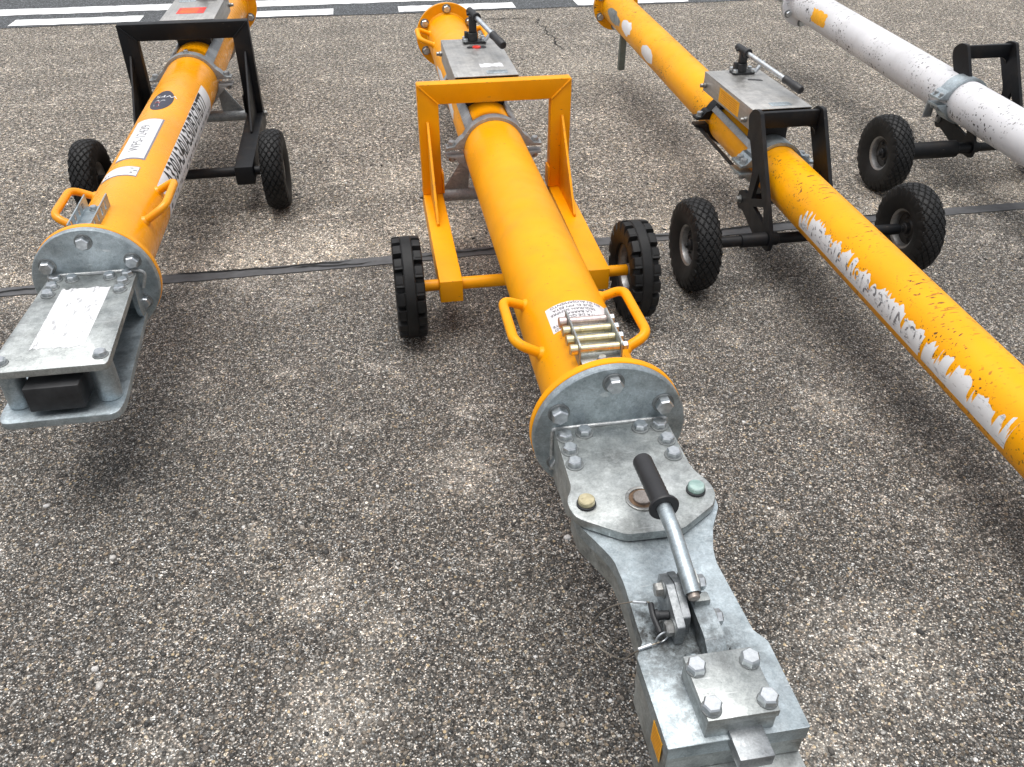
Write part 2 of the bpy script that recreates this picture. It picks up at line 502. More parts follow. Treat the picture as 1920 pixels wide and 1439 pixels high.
class Axis:
    """the sloping centre line of one tube, in the bar's own frame"""
    def __init__(s, z0, slope, r): s.z0, s.slope, s.r = z0, slope, r
    def z(s, y): return s.z0 + s.slope * y
    def at(s, y, th, r=None):
        r = s.r if r is None else r
        return (r * math.sin(R(th)), y, s.z(y) + r * math.cos(R(th)))
    def patch(s, name, y0, y1, t0, t1, lift, mat, parent, top=None, ny=8, nt=14, thick=0.0):
        """curved label; top(v) may move the t1 edge for a torn outline"""
        V, F = [], []
        for i in range(ny + 1):
            for j in range(nt + 1):
                y = y0 + (y1 - y0) * i / ny
                e = top(y) if top else t1
                V.append(s.at(y, t0 + (e - t0) * j / nt, s.r + lift))
        for i in range(ny):
            for j in range(nt):
                a = i * (nt + 1) + j
                F.append((a, a + 1, a + nt + 2, a + nt + 1))
        me = bpy.data.meshes.new(name)
        me.from_pydata(V, [], F)
        for p in me.polygons: p.use_smooth = True
        return mesh_obj(name, me, parent, mat)
    def blob(s, name, yc, tc, ry, rt, lift, mat, parent, jag=0.0, n=28, seed=0):
        """curved label of round or torn outline"""
        rr = random.Random(seed)
        V = [s.at(yc, tc, s.r + lift)]
        K = 4
        fac = [1 + jag * rr.uniform(-1, 1) for _ in range(n)]
        for k in range(1, K + 1):
            for i in range(n):
                a = 2 * math.pi * i / n
                V.append(s.at(yc + ry * math.cos(a) * fac[i] * k / K, tc + rt * math.sin(a) * fac[i] * k / K, s.r + lift))
        F = [(0, 1 + i, 1 + (i + 1) % n) for i in range(n)]
        for k in range(K - 1):
            for i in range(n):
                F.append((1 + k * n + i, 1 + (k + 1) * n + i, 1 + (k + 1) * n + (i + 1) % n, 1 + k * n + (i + 1) % n))
        me = bpy.data.meshes.new(name)
        me.from_pydata(V, [], F)
        for p in me.polygons: p.use_smooth = True
        return mesh_obj(name, me, parent, mat)
    def stripe(s, pts, wdt, lift):
        """vertices and faces of a thin printed stroke along (y, theta) points"""
        V, F = [], []
        for (y, t) in pts:
            V.append(s.at(y - wdt / 2, t, s.r + lift)); V.append(s.at(y + wdt / 2, t, s.r + lift))
        for i in range(len(pts) - 1): F.append((2 * i, 2 * i + 1, 2 * i + 3, 2 * i + 2))
        return V, F

# ------------------------------------------------------------------ setting: apron, joint, road
BLOOM = ((0.18, 1.895, 0.256, 0.9), (-0.203, 1.126, 0.256, 1), (-0.271, 1.49, 0.192, 0.8), (1.057, 1.075, 0.35200000000000004, 1), (0.848, 0.875, 0.256, 1), (-0.251, 1.188, 0.16000000000000003, 0.8), (-0.299, 3.445, 0.48, 0.9), (-0.663, 3.402, 0.4, 0.9), (0.285, 3.568, 0.48, 0.8), (1.765, 4.209, 0.48, 0.6), (1.401, 2.018, 0.192, 0.8), (1.617, 6.027, 0.8, 0.5), (0.128, 4.247, 0.48, 0.5), (-0.125, 1.348, 0.16000000000000003, 0.7), (-0.375, 3.028, 0.24, 0.5), (0.933, 2.421, 0.24, 0.4))
def ground_material():
    m, t, b = new_mat("exposed_aggregate_concrete")
    n = N(t)
    P = n.tc.outputs["Object"]
    # fine stones
    v1 = n.vor(270, P, '2D')
    c1 = n.sep(v1.outputs["Color"])
    g = n.ramp(c1[0], [(0.0, 0.030), (0.42, 0.080), (0.70, 0.17), (0.90, 0.40), (1.0, 0.75)])
    tint = n.ramp(c1[1], [(0.0, (0.90, 0.96, 1.0)), (0.35, (1.0, 0.97, 0.93)), (0.75, (1.0, 0.91, 0.82)), (1.0, (1.0, 0.82, 0.68))])
    col = n.mix(1.0, g, tint, 'MULTIPLY')
    gap = n.ramp(v1.outputs["Distance"], [(0.34, 0.0), (0.62, 1.0)])
    col = n.mix(n.math('MULTIPLY', gap, 0.72), col, (0.035, 0.033, 0.030))
    # larger stones set among them
    v2 = n.vor(85, P, '2D')
    c2 = n.sep(v2.outputs["Color"])
    big = n.math('MULTIPLY', n.ramp(c2[0], [(0.80, 0.0), (0.81, 1.0)]), n.ramp(v2.outputs["Distance"], [(0.30, 1.0), (0.36, 0.0)]))
    bc = n.ramp(c2[1], [(0.0, (0.06, 0.055, 0.05)), (0.4, (0.16, 0.13, 0.10)), (0.7, (0.25, 0.22, 0.18)), (0.92, (0.34, 0.27, 0.17)), (1.0, (0.62, 0.60, 0.56))])
    col = n.mix(big, col, bc)
    # clusters a few stones wide keep the speckle far away
    cl = n.ramp(n.noise(62, 4, 0.72), [(0.35, 0.34), (0.66, 1.72)])
    col = n.mix(1.0, col, cl, 'MULTIPLY')
    cf = n.ramp(n.noise(36, 3, 0.78), [(0.36, 0.34), (0.64, 1.78)])
    sp = n.ramp(n.vor(46, P, '2D').outputs["Distance"], [(0.10, 1.45), (0.5, 0.85)])
    xz = n.sepxyz(P)
    farw = n.ramp(n.math('MULTIPLY', xz[1], 0.1), [(0.22, 0.0), (0.45, 1.0)])
    col = n.mix(farw, col, n.mix(1.0, n.mix(1.0, col, cf, 'MULTIPLY'), sp, 'MULTIPLY'))
    # weathering patches
    pa = n.ramp(n.noise(2.6, 6, 0.66), [(0.30, 0.78), (0.70, 1.2)])
    col = n.mix(1.0, col, pa, 'MULTIPLY')
    # pale lime bloom
    bl = n.ramp(n.noise(4.4, 7, 0.74, vec=n.mapping(loc=(3.7, 1.3, 0))), [(0.56, 0.0), (0.74, 0.9)])
    fine = n.ramp(n.noise(120, 3, 0.6), [(0.38, 0.0), (0.62, 1.0)])
    xyz = n.sepxyz(P)
    jd = n.math('ABSOLUTE', n.math('SUBTRACT', n.math('SUBTRACT', xyz[1], 3.31), n.math('MULTIPLY', xyz[0], 0.022)))
    nearj = n.math('MULTIPLY', n.ramp(jd, [(0.0, 0.55), (0.30, 0.0)]), n.ramp(n.noise(6, 4, 0.6), [(0.42, 0.0), (0.6, 1.0)]))
    bl = n.math('MAXIMUM', bl, nearj)
    # lime spots where water has stood
    for (bx, by, br, amt) in BLOOM:
        vd = t.nodes.new("ShaderNodeVectorMath"); vd.operation = 'DISTANCE'
        n.link(P, vd.inputs[0]); vd.inputs[1].default_value = (bx, by, 0)
        k = n.ramp(n.math('DIVIDE', vd.outputs["Value"], br * 0.72), [(0.0, amt), (1.0, 0.0)])
        k = n.math('MULTIPLY', k, n.ramp(n.noise(19, 6, 0.75, vec=n.mapping(loc=(bx, by, 0))), [(0.38, 0.0), (0.56, 1.0)]))
        bl = n.math('MAXIMUM', bl, k)
    bl = n.math('MULTIPLY', bl, n.math('ADD', n.math('MULTIPLY', fine, 0.8), 0.2))
    col = n.mix(bl, col, n.mix(1.0, col, (3.0, 2.92, 2.80), 'MULTIPLY'))
    col = n.mix(n.math('MULTIPLY', bl, 0.38), col, (0.54, 0.52, 0.49))
    col = n.mix(1.0, col, (1.03, 1.005, 0.955), 'MULTIPLY')
    # slab beyond the joint: browner, with glancing-view brightness painted into its colour
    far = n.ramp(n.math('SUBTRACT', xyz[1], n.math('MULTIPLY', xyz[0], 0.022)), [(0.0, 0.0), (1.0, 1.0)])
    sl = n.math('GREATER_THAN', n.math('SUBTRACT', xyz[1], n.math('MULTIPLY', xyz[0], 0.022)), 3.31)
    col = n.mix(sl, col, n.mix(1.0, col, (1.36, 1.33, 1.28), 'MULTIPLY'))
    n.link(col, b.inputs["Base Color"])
    b.inputs["Roughness"].default_value = 0.82
    b.inputs["Specular IOR Level"].default_value = 0.3
    h = n.math('ADD', n.math('SUBTRACT', 1.0, v1.outputs["Distance"]), n.math('MULTIPLY', big, 0.5))
    n.link(n.bump(h, 0.7, 0.0022), b.inputs["Normal"])
    return m

def sheet(name, x0, x1, y0, y1, z, mat, nx=1, ny=1):
    bm = bmesh.new()
    vs = [[bm.verts.new((x0 + (x1 - x0) * i / nx, y0 + (y1 - y0) * j / ny, z)) for j in range(ny + 1)] for i in range(nx + 1)]
    for i in range(nx):
        for j in range(ny): bm.faces.new((vs[i][j], vs[i + 1][j], vs[i + 1][j + 1], vs[i][j + 1]))
    me = bpy.data.meshes.new(name); bm.to_mesh(me); bm.free()
    return mesh_obj(name, me, None, mat)

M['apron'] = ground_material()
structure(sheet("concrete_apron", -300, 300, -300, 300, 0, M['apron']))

def asphalt_material():
    m, t, b = new_mat("asphalt")
    n = N(t)
    v1 = n.vor(150, None, '2D')
    g = n.ramp(n.sep(v1.outputs["Color"])[0], [(0.0, 0.03), (0.6, 0.07), (0.9, 0.13), (1.0, 0.3)])
    col = n.mix(1.0, g, n.ramp(n.noise(30, 4), [(0.3, 0.75), (0.7, 1.3)]), 'MULTIPLY')
    n.link(n.mix(1.0, col, (0.93, 1.0, 1.06), 'MULTIPLY'), b.inputs["Base Color"])
    b.inputs["Roughness"].default_value = 0.85
    n.link(n.bump(v1.outputs["Distance"], 0.5, 0.004), b.inputs["Normal"])
    return m
M['asphalt'] = asphalt_material()
def road_paint():
    m, t, b = new_mat("white_road_paint")
    n = N(t)
    f = n.ramp(n.noise(38, 6, 0.75), [(0.60, 0.0), (0.66, 1.0)])
    n.link(n.mix(f, n.mix(n.noise(9, 4), (0.70, 0.71, 0.71), (0.84, 0.85, 0.85)), (0.10, 0.10, 0.10)), b.inputs["Base Color"])
    b.inputs["Roughness"].default_value = 0.65
    n.link(n.bump(n.noise(120, 3), 0.3, 0.002), b.inputs["Normal"])
    return m
M['roadpaint'] = road_paint()
M['sealant'] = plain("joint_sealant", (0.078, 0.079, 0.082), 0.55, 0, 0.25, 20, 0.15)
M['crack'] = plain("dark_crack", (0.006, 0.006, 0.005), 0.9, 0, 0.2, 40, 0)

def ribbon(name, pts, half, z, mat, jag=0.0, seed=1, taper=False, thick=0.0, parent=None):
    """uneven flat strip along points; thick gives it an edge down to the ground"""
    rr = random.Random(seed)
    V, F = [], []
    n = len(pts)
    for i, (x, y) in enumerate(pts):
        a = Vector(pts[max(i - 1, 0)]); b = Vector(pts[min(i + 1, n - 1)])
        t = (b - a).normalized(); q = Vector((-t.y, t.x))
        h = half * (min(1, i / 3, (n - 1 - i) / 3) if taper else 1)
        h1 = h + rr.uniform(-1, 1) * jag; h2 = h + rr.uniform(-1, 1) * jag
        V.append((x + q.x * h1, y + q.y * h1, z)); V.append((x - q.x * h2, y - q.y * h2, z))
        if thick:
            V.append((x + q.x * h1, y + q.y * h1, z - thick)); V.append((x - q.x * h2, y - q.y * h2, z - thick))
    s = 4 if thick else 2
    for i in range(n - 1):
        a, b = i * s, (i + 1) * s
        F.append((a, a + 1, b + 1, b))
        if thick:
            F.append((a + 2, a, b, b + 2)); F.append((a + 1, a + 3, b + 3, b + 1))
    me = bpy.data.meshes.new(name); me.from_pydata(V, [], F)
    return mesh_obj(name, me, parent, mat)

def jy(x): return 3.298 + 0.022 * x + 0.006 * math.sin(x * 3.1)
js = structure(ribbon("joint_sealant", [(x * 0.03, jy(x * 0.03)) for x in range(-140, 200)], 0.036, 0.0045, M['sealant'], 0.0035, 3, thick=0.0045))
for k, (xa, xb, off) in enumerate(((-0.93, -0.15, 0.026), (-0.42, -0.05, -0.002), (1.15, 2.6, 0.012), (-2.6, -1.1, 0.01), (0.05, 0.9, -0.026))):
    rr = random.Random(20 + k)
    pts = []; x = xa; o = off
    while x < xb:
        pts.append((x, jy(x) + o)); x += rr.uniform(0.012, 0.03); o = max(-0.032, min(0.032, o + rr.uniform(-1, 1) * 0.006))
    structure(ribbon("sealant_crack", pts, 0.0042, 0.0078, M['crack'], 0.002, k, taper=True))

structure(ribbon("asphalt_road", [(x * 0.25, 18.02) for x in range(-200, 240)], 10.0, 0.004, M['asphalt'], 0.012, 9))
def road_mark(name, x0, x1, y0, y1, seed):
    n = max(4, int((x1 - x0) / 0.06))
    pts = [(x0 + (x1 - x0) * i / n, (y0 + y1) / 2) for i in range(n + 1)]
    return structure(ribbon(name, pts, (y1 - y0) / 2, 0.008, M['roadpaint'], 0.010, seed))
for k in range(-9, 12):
    road_mark("road_dash", 0.30 + 1.645 * k, 1.365 + 1.645 * k, 8.055, 8.285, 40 + k)
road_mark("road_line", -40, 44, 8.47, 8.73, 80)
# hairline joint and crack in the far slab
rr = random.Random(5)
structure(ribbon("slab_crack", [(0.95 + 0.03 * i, 7.67 + rr.uniform(-1, 1) * 0.012) for i in range(19)], 0.006, 0.004, M['crack'], 0.004, 2, taper=True))
pts = [(1.47 + 0.02 * math.sin(i * 0.9) + rr.uniform(-1, 1) * 0.015, 7.72 - 0.05 * i) for i in range(26)]
structure(ribbon("slab_crack", pts, 0.0045, 0.004, M['crack'], 0.0035, 4, taper=True))

def pebble_material():
    m, t, b = new_mat("pebbles")
    n = N(t)
    g = t.nodes.new("ShaderNodeNewGeometry")
    f = g.outputs["Random Per Island"]
    c = n.ramp(f, [(0.0, (0.03, 0.03, 0.03)), (0.3, (0.08, 0.075, 0.068)), (0.52, (0.15, 0.13, 0.11)), (0.68, (0.22, 0.19, 0.155)), (0.78, (0.27, 0.20, 0.13)), (0.86, (0.34, 0.32, 0.29)), (0.95, (0.46, 0.44, 0.41)), (1.0, (0.72, 0.71, 0.69))])
    c = n.mix(1.0, c, n.ramp(n.noise(220, 3), [(0.3, 0.75), (0.7, 1.25)]), 'MULTIPLY')
    n.link(c, b.inputs["Base Color"])
    b.inputs["Roughness"].default_value = 0.75
    return m
M['pebble'] = pebble_material()
def pebbles():
    rng = np.random.default_rng(3)
    bm = bmesh.new()
    bmesh.ops.create_icosphere(bm, subdivisions=1, radius=1.0)
    bv = np.array([v.co[:] for v in bm.verts]); bf = np.array([[v.index for v in f.verts] for f in bm.faces])
    bm.free()
    n = 52000
    d = 0.55 + rng.power(1.0, n) * 4.4          # distance ahead of the camera
    y = d
    x = rng.uniform(-1, 1, n) * (0.95 + 0.62 * d) + d * 0.165
    r = 0.0013 + 0.0045 * rng.random(n) ** 5
    nb = 420                                     # a few larger stones lie proud of the rest
    r[:nb] = 0.0048 + 0.0050 * rng.random(nb) ** 1.6
    keep = np.abs(y - (3.298 + 0.022 * x)) > 0.045
    x, y, r = x[keep], y[keep], r[keep]
    n = len(x)
    sc = np.stack([r * rng.uniform(0.8, 1.5, n), r * rng.uniform(0.8, 1.3, n), r * rng.uniform(0.45, 0.8, n)], 1)
    a = rng.uniform(0, 2 * np.pi, n)
    v = bv[None] * (1 + rng.uniform(-0.22, 0.22, (n, 12, 1))) * sc[:, None, :]
    ca, sa = np.cos(a)[:, None], np.sin(a)[:, None]
    vx = v[..., 0] * ca - v[..., 1] * sa + x[:, None]
    vy = v[..., 0] * sa + v[..., 1] * ca + y[:, None]
    vz = v[..., 2] + (sc[:, 2] * 0.25)[:, None]
    co = np.stack([vx, vy, vz], -1).reshape(-1, 3)
    f = (bf[None] + (np.arange(n) * 12)[:, None, None]).reshape(-1)
    me = bpy.data.meshes.new("pebbles")
    me.vertices.add(len(co)); me.vertices.foreach_set("co", co.ravel().astype(np.float32))
    nf = len(f) // 3
    me.loops.add(len(f)); me.loops.foreach_set("vertex_index", f.astype(np.int32))
    me.polygons.add(nf)
    me.polygons.foreach_set("loop_start", np.arange(0, len(f), 3, dtype=np.int32))
    me.polygons.foreach_set("loop_total", np.full(nf, 3, dtype=np.int32))
    me.update(calc_edges=True)
    o = mesh_obj("pebbles", me, None, M['pebble'])
    o["kind"] = "stuff"
pebbles()

# ------------------------------------------------------------------ wheels
def tyre_mesh(name, Rt, wid, Rrim, solid, mat):
    """revolved tyre with the tread grooves sunk into its surface"""
    nA = 360 if not solid else 320
    h = wid / 2
    if solid:
        prof = [(-h * 0.72, Rrim), (-h * 0.86, Rrim + 0.006), (-h * 0.97, Rrim + 0.03), (-h, Rrim + 0.05), (-h, Rt - 0.03), (-h * 0.985, Rt - 0.012), (-h * 0.93, Rt - 0.004)]
        inner = [(-h * 0.9 + 1.8 * h * k / 24, Rt - 0.003 * ((-0.9 + 1.8 * k / 24) ** 2)) for k in range(25)]
    else:
        prof = [(-h * 0.62, Rrim), (-h * 0.74, Rrim + 0.008), (-h * 0.90, Rrim + 0.028), (-h * 0.99, Rrim + 0.05), (-h * 1.0, Rt - 0.045), (-h * 0.96, Rt - 0.03)]
        inner = []
        for k in range(29):
            u = -0.92 + 1.84 * k / 28
            inner.append((h * u, Rt - 0.020 * abs(u) ** 2.6))
    prof2 = prof + inner + [(-a, r) for a, r in prof[::-1]]
    n0, n1 = len(prof), len(prof) + len(inner)
    bm = bmesh.new()
    rings = []
    for j, (x, r) in enumerate(prof2):
        ring = []
        for i in range(nA):
            a = 2 * math.pi * i / nA
            rr = r
            u = x / h
            if solid:
                if n0 - 3 <= j < n1 + 3:
                    ph = (i / nA * 18 + (0.5 if u > 0 else 0.0)) % 1.0
                    if abs(u) > 0.43 and ph < 0.30: rr -= 0.022
                    elif abs(abs(u) - 0.38) < 0.03: rr -= 0.003
                    elif abs(((i / nA * 18 + 0.65 + (0.5 if u > 0 else 0)) % 1.0) - 0.5) < 0.02 and abs(u) > 0.4: rr -= 0.002
            else:
                if n0 <= j < n1:
                    s_ = i / nA * 26
                    p1 = (s_ + u * 2.0) % 1.0; p2 = (s_ - u * 2.0) % 1.0
                    if p1 < 0.13 or p2 < 0.13: rr -= 0.0065
                    if abs(u) > 0.84 and (s_ * 1.0) % 1.0 < 0.35: rr -= 0.008
                elif j in (n0 - 1, n0 - 2, n1, n1 + 1):
                    if (i / nA * 26) % 1.0 < 0.35: rr -= 0.006
            ring.append(bm.verts.new((x, rr * math.cos(a), rr * math.sin(a))))
        rings.append(ring)
    for a, b in zip(rings[:-1], rings[1:]):
        for i in range(nA): bm.faces.new((a[i], a[(i + 1) % nA], b[(i + 1) % nA], b[i]))
    bmesh.ops.recalc_face_normals(bm, faces=bm.faces[:])
    for f in bm.faces: f.smooth = True
    me = bpy.data.meshes.new(name); bm.to_mesh(me); bm.free()
    me.set_sharp_from_angle(angle=R(35))
    me.materials.append(mat)
    return me
RT = 0.186
TYRE = {True: tyre_mesh("tyre", RT, 0.104, 0.098, True, M['rubber_solid']), False: tyre_mesh("tyre", RT, 0.108, 0.082, False, M['rubber'])}
def rim_mesh(solid):
    r = 0.1 if solid else 0.084
    h = 0.034
    t = r * 0.80
    p = [(t, 0.006), (r * 0.88, h * 0.8), (r * 0.99, h), (r * 1.045, h + 0.001), (r * 1.05, h - 0.004), (r * 0.97, h - 0.010), (r * 0.97, -h + 0.010), (r * 1.05, -h + 0.004), (r * 1.045, -h - 0.001), (r * 0.99, -h), (r * 0.88, -h * 0.8), (t, -0.006)]
    return B().lathe(p, (0, 0, 0), (1, 0, 0), 48, closed=True).mesh("wheel", M['rim'], 30)
def disc_mesh(solid):
    r = 0.1 if solid else 0.084
    p = [(0.012, 0.010), (0.034, 0.010), (0.040, 0.004), (r * 0.66, 0.003), (r * 0.797, 0.005), (r * 0.797, -0.005), (r * 0.66, -0.003), (0.040, -0.004), (0.034, -0.010), (0.012, -0.010)]
    b = B().lathe(p, (0, 0, 0), (1, 0, 0), 40, closed=True)
    for k in range(4):
        a = math.pi / 2 * k + 0.4
        for sx in (-1, 1): b.hexbolt(0.013, 0.007, 1.2, origin=(sx * 0.0035, 0.050 * math.cos(a), 0.050 * math.sin(a)), axis=(sx, 0, 0))
    return b.mesh("rim_disc", M['rim_dark'], 30)
DISC = {k: disc_mesh(k) for k in (True, False)}
RIM = {k: rim_mesh(k) for k in (True, False)}
HUB = {}
for k in (True, False):
    b = B().lathe([(0, 0.026), (0.021, 0.026), (0.024, 0.023), (0.024, -0.023), (0.021, -0.026), (0, -0.026)], (0, 0, 0), (1, 0, 0), 20)
    b.hexbolt(0.020, 0.010, 1.3, origin=(-0.026, 0, 0), axis=(-1, 0, 0)).hexbolt(0.020, 0.010, 1.3, origin=(0.026, 0, 0), axis=(1, 0, 0))
    HUB[k] = b.mesh("hub", M['bolt_dark'] if k else M['dark'], 30)
def wheel(root, x, solid, spin):
    from mathutils import Quaternion
    q = Quaternion((1, 0, 0), spin)
    wh = mesh_obj("wheel", RIM[solid], root, None, (x, 0, RT), q)
    mesh_obj("tyre", TYRE[solid], wh)
    mesh_obj("hub", HUB[solid], wh)
    mesh_obj("rim_disc", DISC[solid], wh)
    return wh

# ------------------------------------------------------------------ tow bar builders
def bar_root(loc, label):
    o = bpy.data.objects.new("tow_bar", None)
    COL.objects.link(o)
    o.location = loc
    o.empty_display_size = 0.2
    o["label"] = label
    o["category"] = "tow bar"
    o["group"] = "tow bars parked side by side on the apron"
    return o

def ring_bolts(parent, ax, y, rad, key, axis, n=6, start=90):
    for k in range(n):
        a = R(start + 360 / n * k)
        put_bolt(key, parent, (rad * math.cos(a), y, ax.z(y) + rad * math.sin(a)), axis)

def tube_and_flanges(root, ax, y0, y1, mat, rfl, near=True, far=True, far_mat=None):
    tb = B().tube((0, y0, ax.z(y0)), (0, y1, ax.z(y1)), ax.r, ax.r - 0.008, 96).done("tube", mat, root)
    if near:
        f = B().tube((0, y0 - 0.001, ax.z(y0)), (0, y0 + 0.020, ax.z(y0)), rfl, ax.r - 0.010, 96, 0.002)
        f.lathe([(ax.r + 0.010, 0.0195), (ax.r + 0.003, 0.028), (ax.r - 0.002, 0.030), (ax.r - 0.002, 0.0195)], (0, y0, ax.z(y0)), (0, 1, 0), 96, closed=True)
        f.done("tube_flange", mat, root)
    if far:
        f = B().tube((0, y1 - 0.020, ax.z(y1)), (0, y1 + 0.001, ax.z(y1)), rfl, ax.r - 0.010, 96, 0.002)
        f.lathe([(ax.r + 0.010, 0.0195), (ax.r + 0.003, 0.028), (ax.r - 0.002, 0.030), (ax.r - 0.002, 0.0195)], (0, y1, ax.z(y1)), (0, -1, 0), 96, closed=True)
        ff = f.done("end_flange", mat, root)
        ring_bolts(ff, ax, y1 - 0.0205, (rfl + ax.r) / 2 - 0.002, 'flange', (0, -1, 0))
        # coupling pipe bolted behind the far flange
        c = B().tube((0, y1 + 0.0015, ax.z(y1)), (0, y1 + 0.02, ax.z(y1)), rfl - 0.002, 0.03, 64, 0.002)
        c.cyl((0, y1 + 0.02, ax.z(y1)), (0, y1 + 0.42, ax.z(y1) - 0.03), 0.05, 32, r2=0.036)
        c.lathe([(0.055 + 0.018 * math.cos(2 * math.pi * k / 12), 0.018 * math.sin(2 * math.pi * k / 12)) for k in range(12)], (0, y1 + 0.48, ax.z(y1) - 0.03), (0, 0, 1), 32, closed=True)
        c.done("tow_eye", far_mat or M['galv_dull'], root)
    return tb

def handle(root, ax, y0, y1, th, out, mat, rod=0.0135):
    # rod bent into a grab handle, its legs square to the tube wall
    d = Vector((math.sin(R(th)), 0, math.cos(R(th))))
    p = lambda y, r: Vector((0, y, ax.z(y))) + d * r
    b = B().sweep([p(y0, ax.r - 0.004), p(y0 + 0.012, out), p(y1 - 0.012, out), p(y1, ax.r - 0.004)], rod, 0.045, 16)
    for y in (y0, y1):
        b.lathe([(rod + 0.007, -0.004), (rod + 0.004, 0.003), (rod, 0.008)], p(y, ax.r), d, 16)
    return b.done("handle", mat, root)

def clamp(root, ax, y, wdt, mat, ear=0.195, bolts=1, name="clamp", earlen=None):
    """two half shells round the tube, joined at ears on both sides"""
    r1 = ax.r + 0.013
    zc = ax.z(y)
    b = B()
    n = 24
    for sgn in (1, -1):
        gap = 0.012
        a0 = math.asin(gap / r1)
        outer = [(r1 * math.cos(a0 + (math.pi - 2 * a0) * k / n), sgn * r1 * math.sin(a0 + (math.pi - 2 * a0) * k / n)) for k in range(n + 1)]
        innr = [(x * (ax.r + 0.001) / r1, z * (ax.r + 0.001) / r1) for x, z in outer]
        ot = 0.010
        poly = [(ear, sgn * gap), (ear, sgn * (gap + ot)), (r1 + 0.028, sgn * (gap + ot)), (r1 + 0.006, sgn * (gap + ot + 0.028))] + outer[3:-3] + \
               [(-r1 - 0.006, sgn * (gap + ot + 0.028)), (-r1 - 0.028, sgn * (gap + ot)), (-ear, sgn * (gap + ot)), (-ear, sgn * gap)] + [(-ax.r - 0.001, sgn * gap)] + innr[::-1][1:-1] + [(ax.r + 0.001, sgn * gap)]
        b.plate([(x, z + zc) for x, z in poly], wdt, upy(y - wdt / 2), bev=0.0015)
    cl = b.done(name, mat, root, 25)
    for sx in (-1, 1):
        for k in range(bolts):
            yy = y + (k - (bolts - 1) / 2) * 0.045
            put_bolt('clamp', cl, (sx * (ear - 0.026), yy, zc + 0.022), (0, 0, 1))
            put_bolt('clamp', cl, (sx * (ear - 0.026), yy, zc - 0.022), (0, 0, -1))
    return cl

def side_strips(root, ax, y0, y1, mat, angs=(-44, 44), wdt=0.044):
    # flat bars lying along the tube between the two clamps
    for a in angs:
        b = B()
        rr = ax.r + 0.001
        t = Vector((math.cos(R(a)), 0, -math.sin(R(a)))); d = Vector((math.sin(R(a)), 0, math.cos(R(a))))
        P = []
        for lift in (0.0015, 0.011):
            for (y, s) in ((y0, -1), (y1, -1), (y1, 1), (y0, 1)):
                P.append(Vector((0, y, ax.z(y))) + d * (rr + lift) + t * s * wdt / 2)
        b.hull(P, 0.0015).done("clamp_bar", mat, root)

def carriage_box(root, xo, mat, ax, ysh, gmat):
    """box-section wheel frame: gantry, two arms, gussets, axle, pivot tube"""
    W0, W1 = 0.233, 0.317
    ZT, ZB = 0.712, 0.632
    yu = 0.655 + ysh                 # front face of the gantry
    yd = yu + 0.055
    # mitred gantry: beam and two uprights
    P = lambda x, y, z: Vector((x + xo, y, z))
    b = B()
    b.hull([P(-W1 + 0.001, yu, ZT), P(-W1 + 0.001, yd, ZT), P(W1 - 0.001, yd, ZT), P(W1 - 0.001, yu, ZT), P(-W0 - 0.0005, yu, ZB), P(-W0 - 0.0005, yd, ZB), P(W0 + 0.0005, yd, ZB), P(W0 + 0.0005, yu, ZB)], 0.003)
    b.done("crossbeam", mat, root)
    for s in (-1, 1):
        b = B()
        zf = 0.250
        b.hull([P(s * W1, yu, zf), P(s * W1, yd, zf), P(s * W0, yd, zf), P(s * W0, yu, zf), P(s * W1, yu, ZT - 0.0015), P(s * W1, yd, ZT - 0.0015), P(s * W0, yd, ZB - 0.002), P(s * W0, yu, ZB - 0.002)], 0.003)
        # weld bead along the mitre
        b.sweep([P(s * (W1 - 0.002), yu - 0.0005, ZT - 0.002), P(s * (W0 + 0.001), yu - 0.0005, ZB + 0.001)], 0.004, 0, 8)
        b.done("upright", mat, root)
        # arm down to the axle
        b = B()
        ya, yb = yu + 0.085, -0.055
        za, zb = 0.252, 0.226
        h = 0.086
        b.hull([P(s * W1, yb, zb - h), P(s * W0, yb, zb - h), P(s * W0, ya, za - h), P(s * W1, ya, za - h), P(s * W1, yb, zb), P(s * W0, yb, zb), P(s * W0, ya, za), P(s * W1, ya, za)], 0.003)
        b.done("arm", mat, root)
        # gusset rib
        xg = s * 0.281 + xo
        b = B()
        zt_ = lambda y: zb + (za - zb) * (y - yb) / (ya - yb) - 0.001
        b.plate([(yu + 0.001, zt_(yu)), (yu - 0.001, 0.565), (yu - 0.010, 0.565), (yu - 0.30, zt_(yu - 0.30) + 0.012), (yu - 0.30, zt_(yu - 0.30))], 0.010, upx(xg - 0.005))
        b.done("gusset", mat, root)
        # doubler at the foot of the upright
        b = B().box(s * (W0 - 0.0) + xo - 0.004 * (1 + s), s * (W0 - 0.0) + xo + 0.004 * (1 - s), yu - 0.012, yd - 0.004, 0.256, 0.345, 0.002)
        b.done("foot_plate", mat, root)
        put_bolt('dull', root, (s * (W1 + 0.001) + xo, yu + 0.03, 0.235), (s, 0, 0), name="pivot_nut")
    # axle
    b = B()
    b.cyl((-0.40 + xo, 0, RT), (-W1 - 0.0005 + xo, 0, RT), 0.021).cyl((W1 + 0.0005 + xo, 0, RT), (0.40 + xo, 0, RT), 0.021)
    b.cyl((-W0 + 0.0005 + xo, 0, RT), (W0 - 0.0005 + xo, 0, RT), 0.023)
    b.done("axle", mat, root)
    # pivot tube with hanger plates up to the clamp
    zp = 0.232
    B().cyl((-W0 + 0.001 + xo, yu + 0.03, zp), (W0 - 0.001 + xo, yu + 0.03, zp), 0.029, 32).done("pivot_tube", gmat, root)
    for s in (-1, 1):
        b = B().plate([(s * 0.215, zp + 0.026), (s * 0.105, zp + 0.026), (s * 0.095, ax.z(0.6) - ax.r * 0.55), (s * 0.118, ax.z(0.6) - ax.r * 0.35)][::s], 0.010, upy(yu + 0.020))
        b.done("hanger", gmat, root)

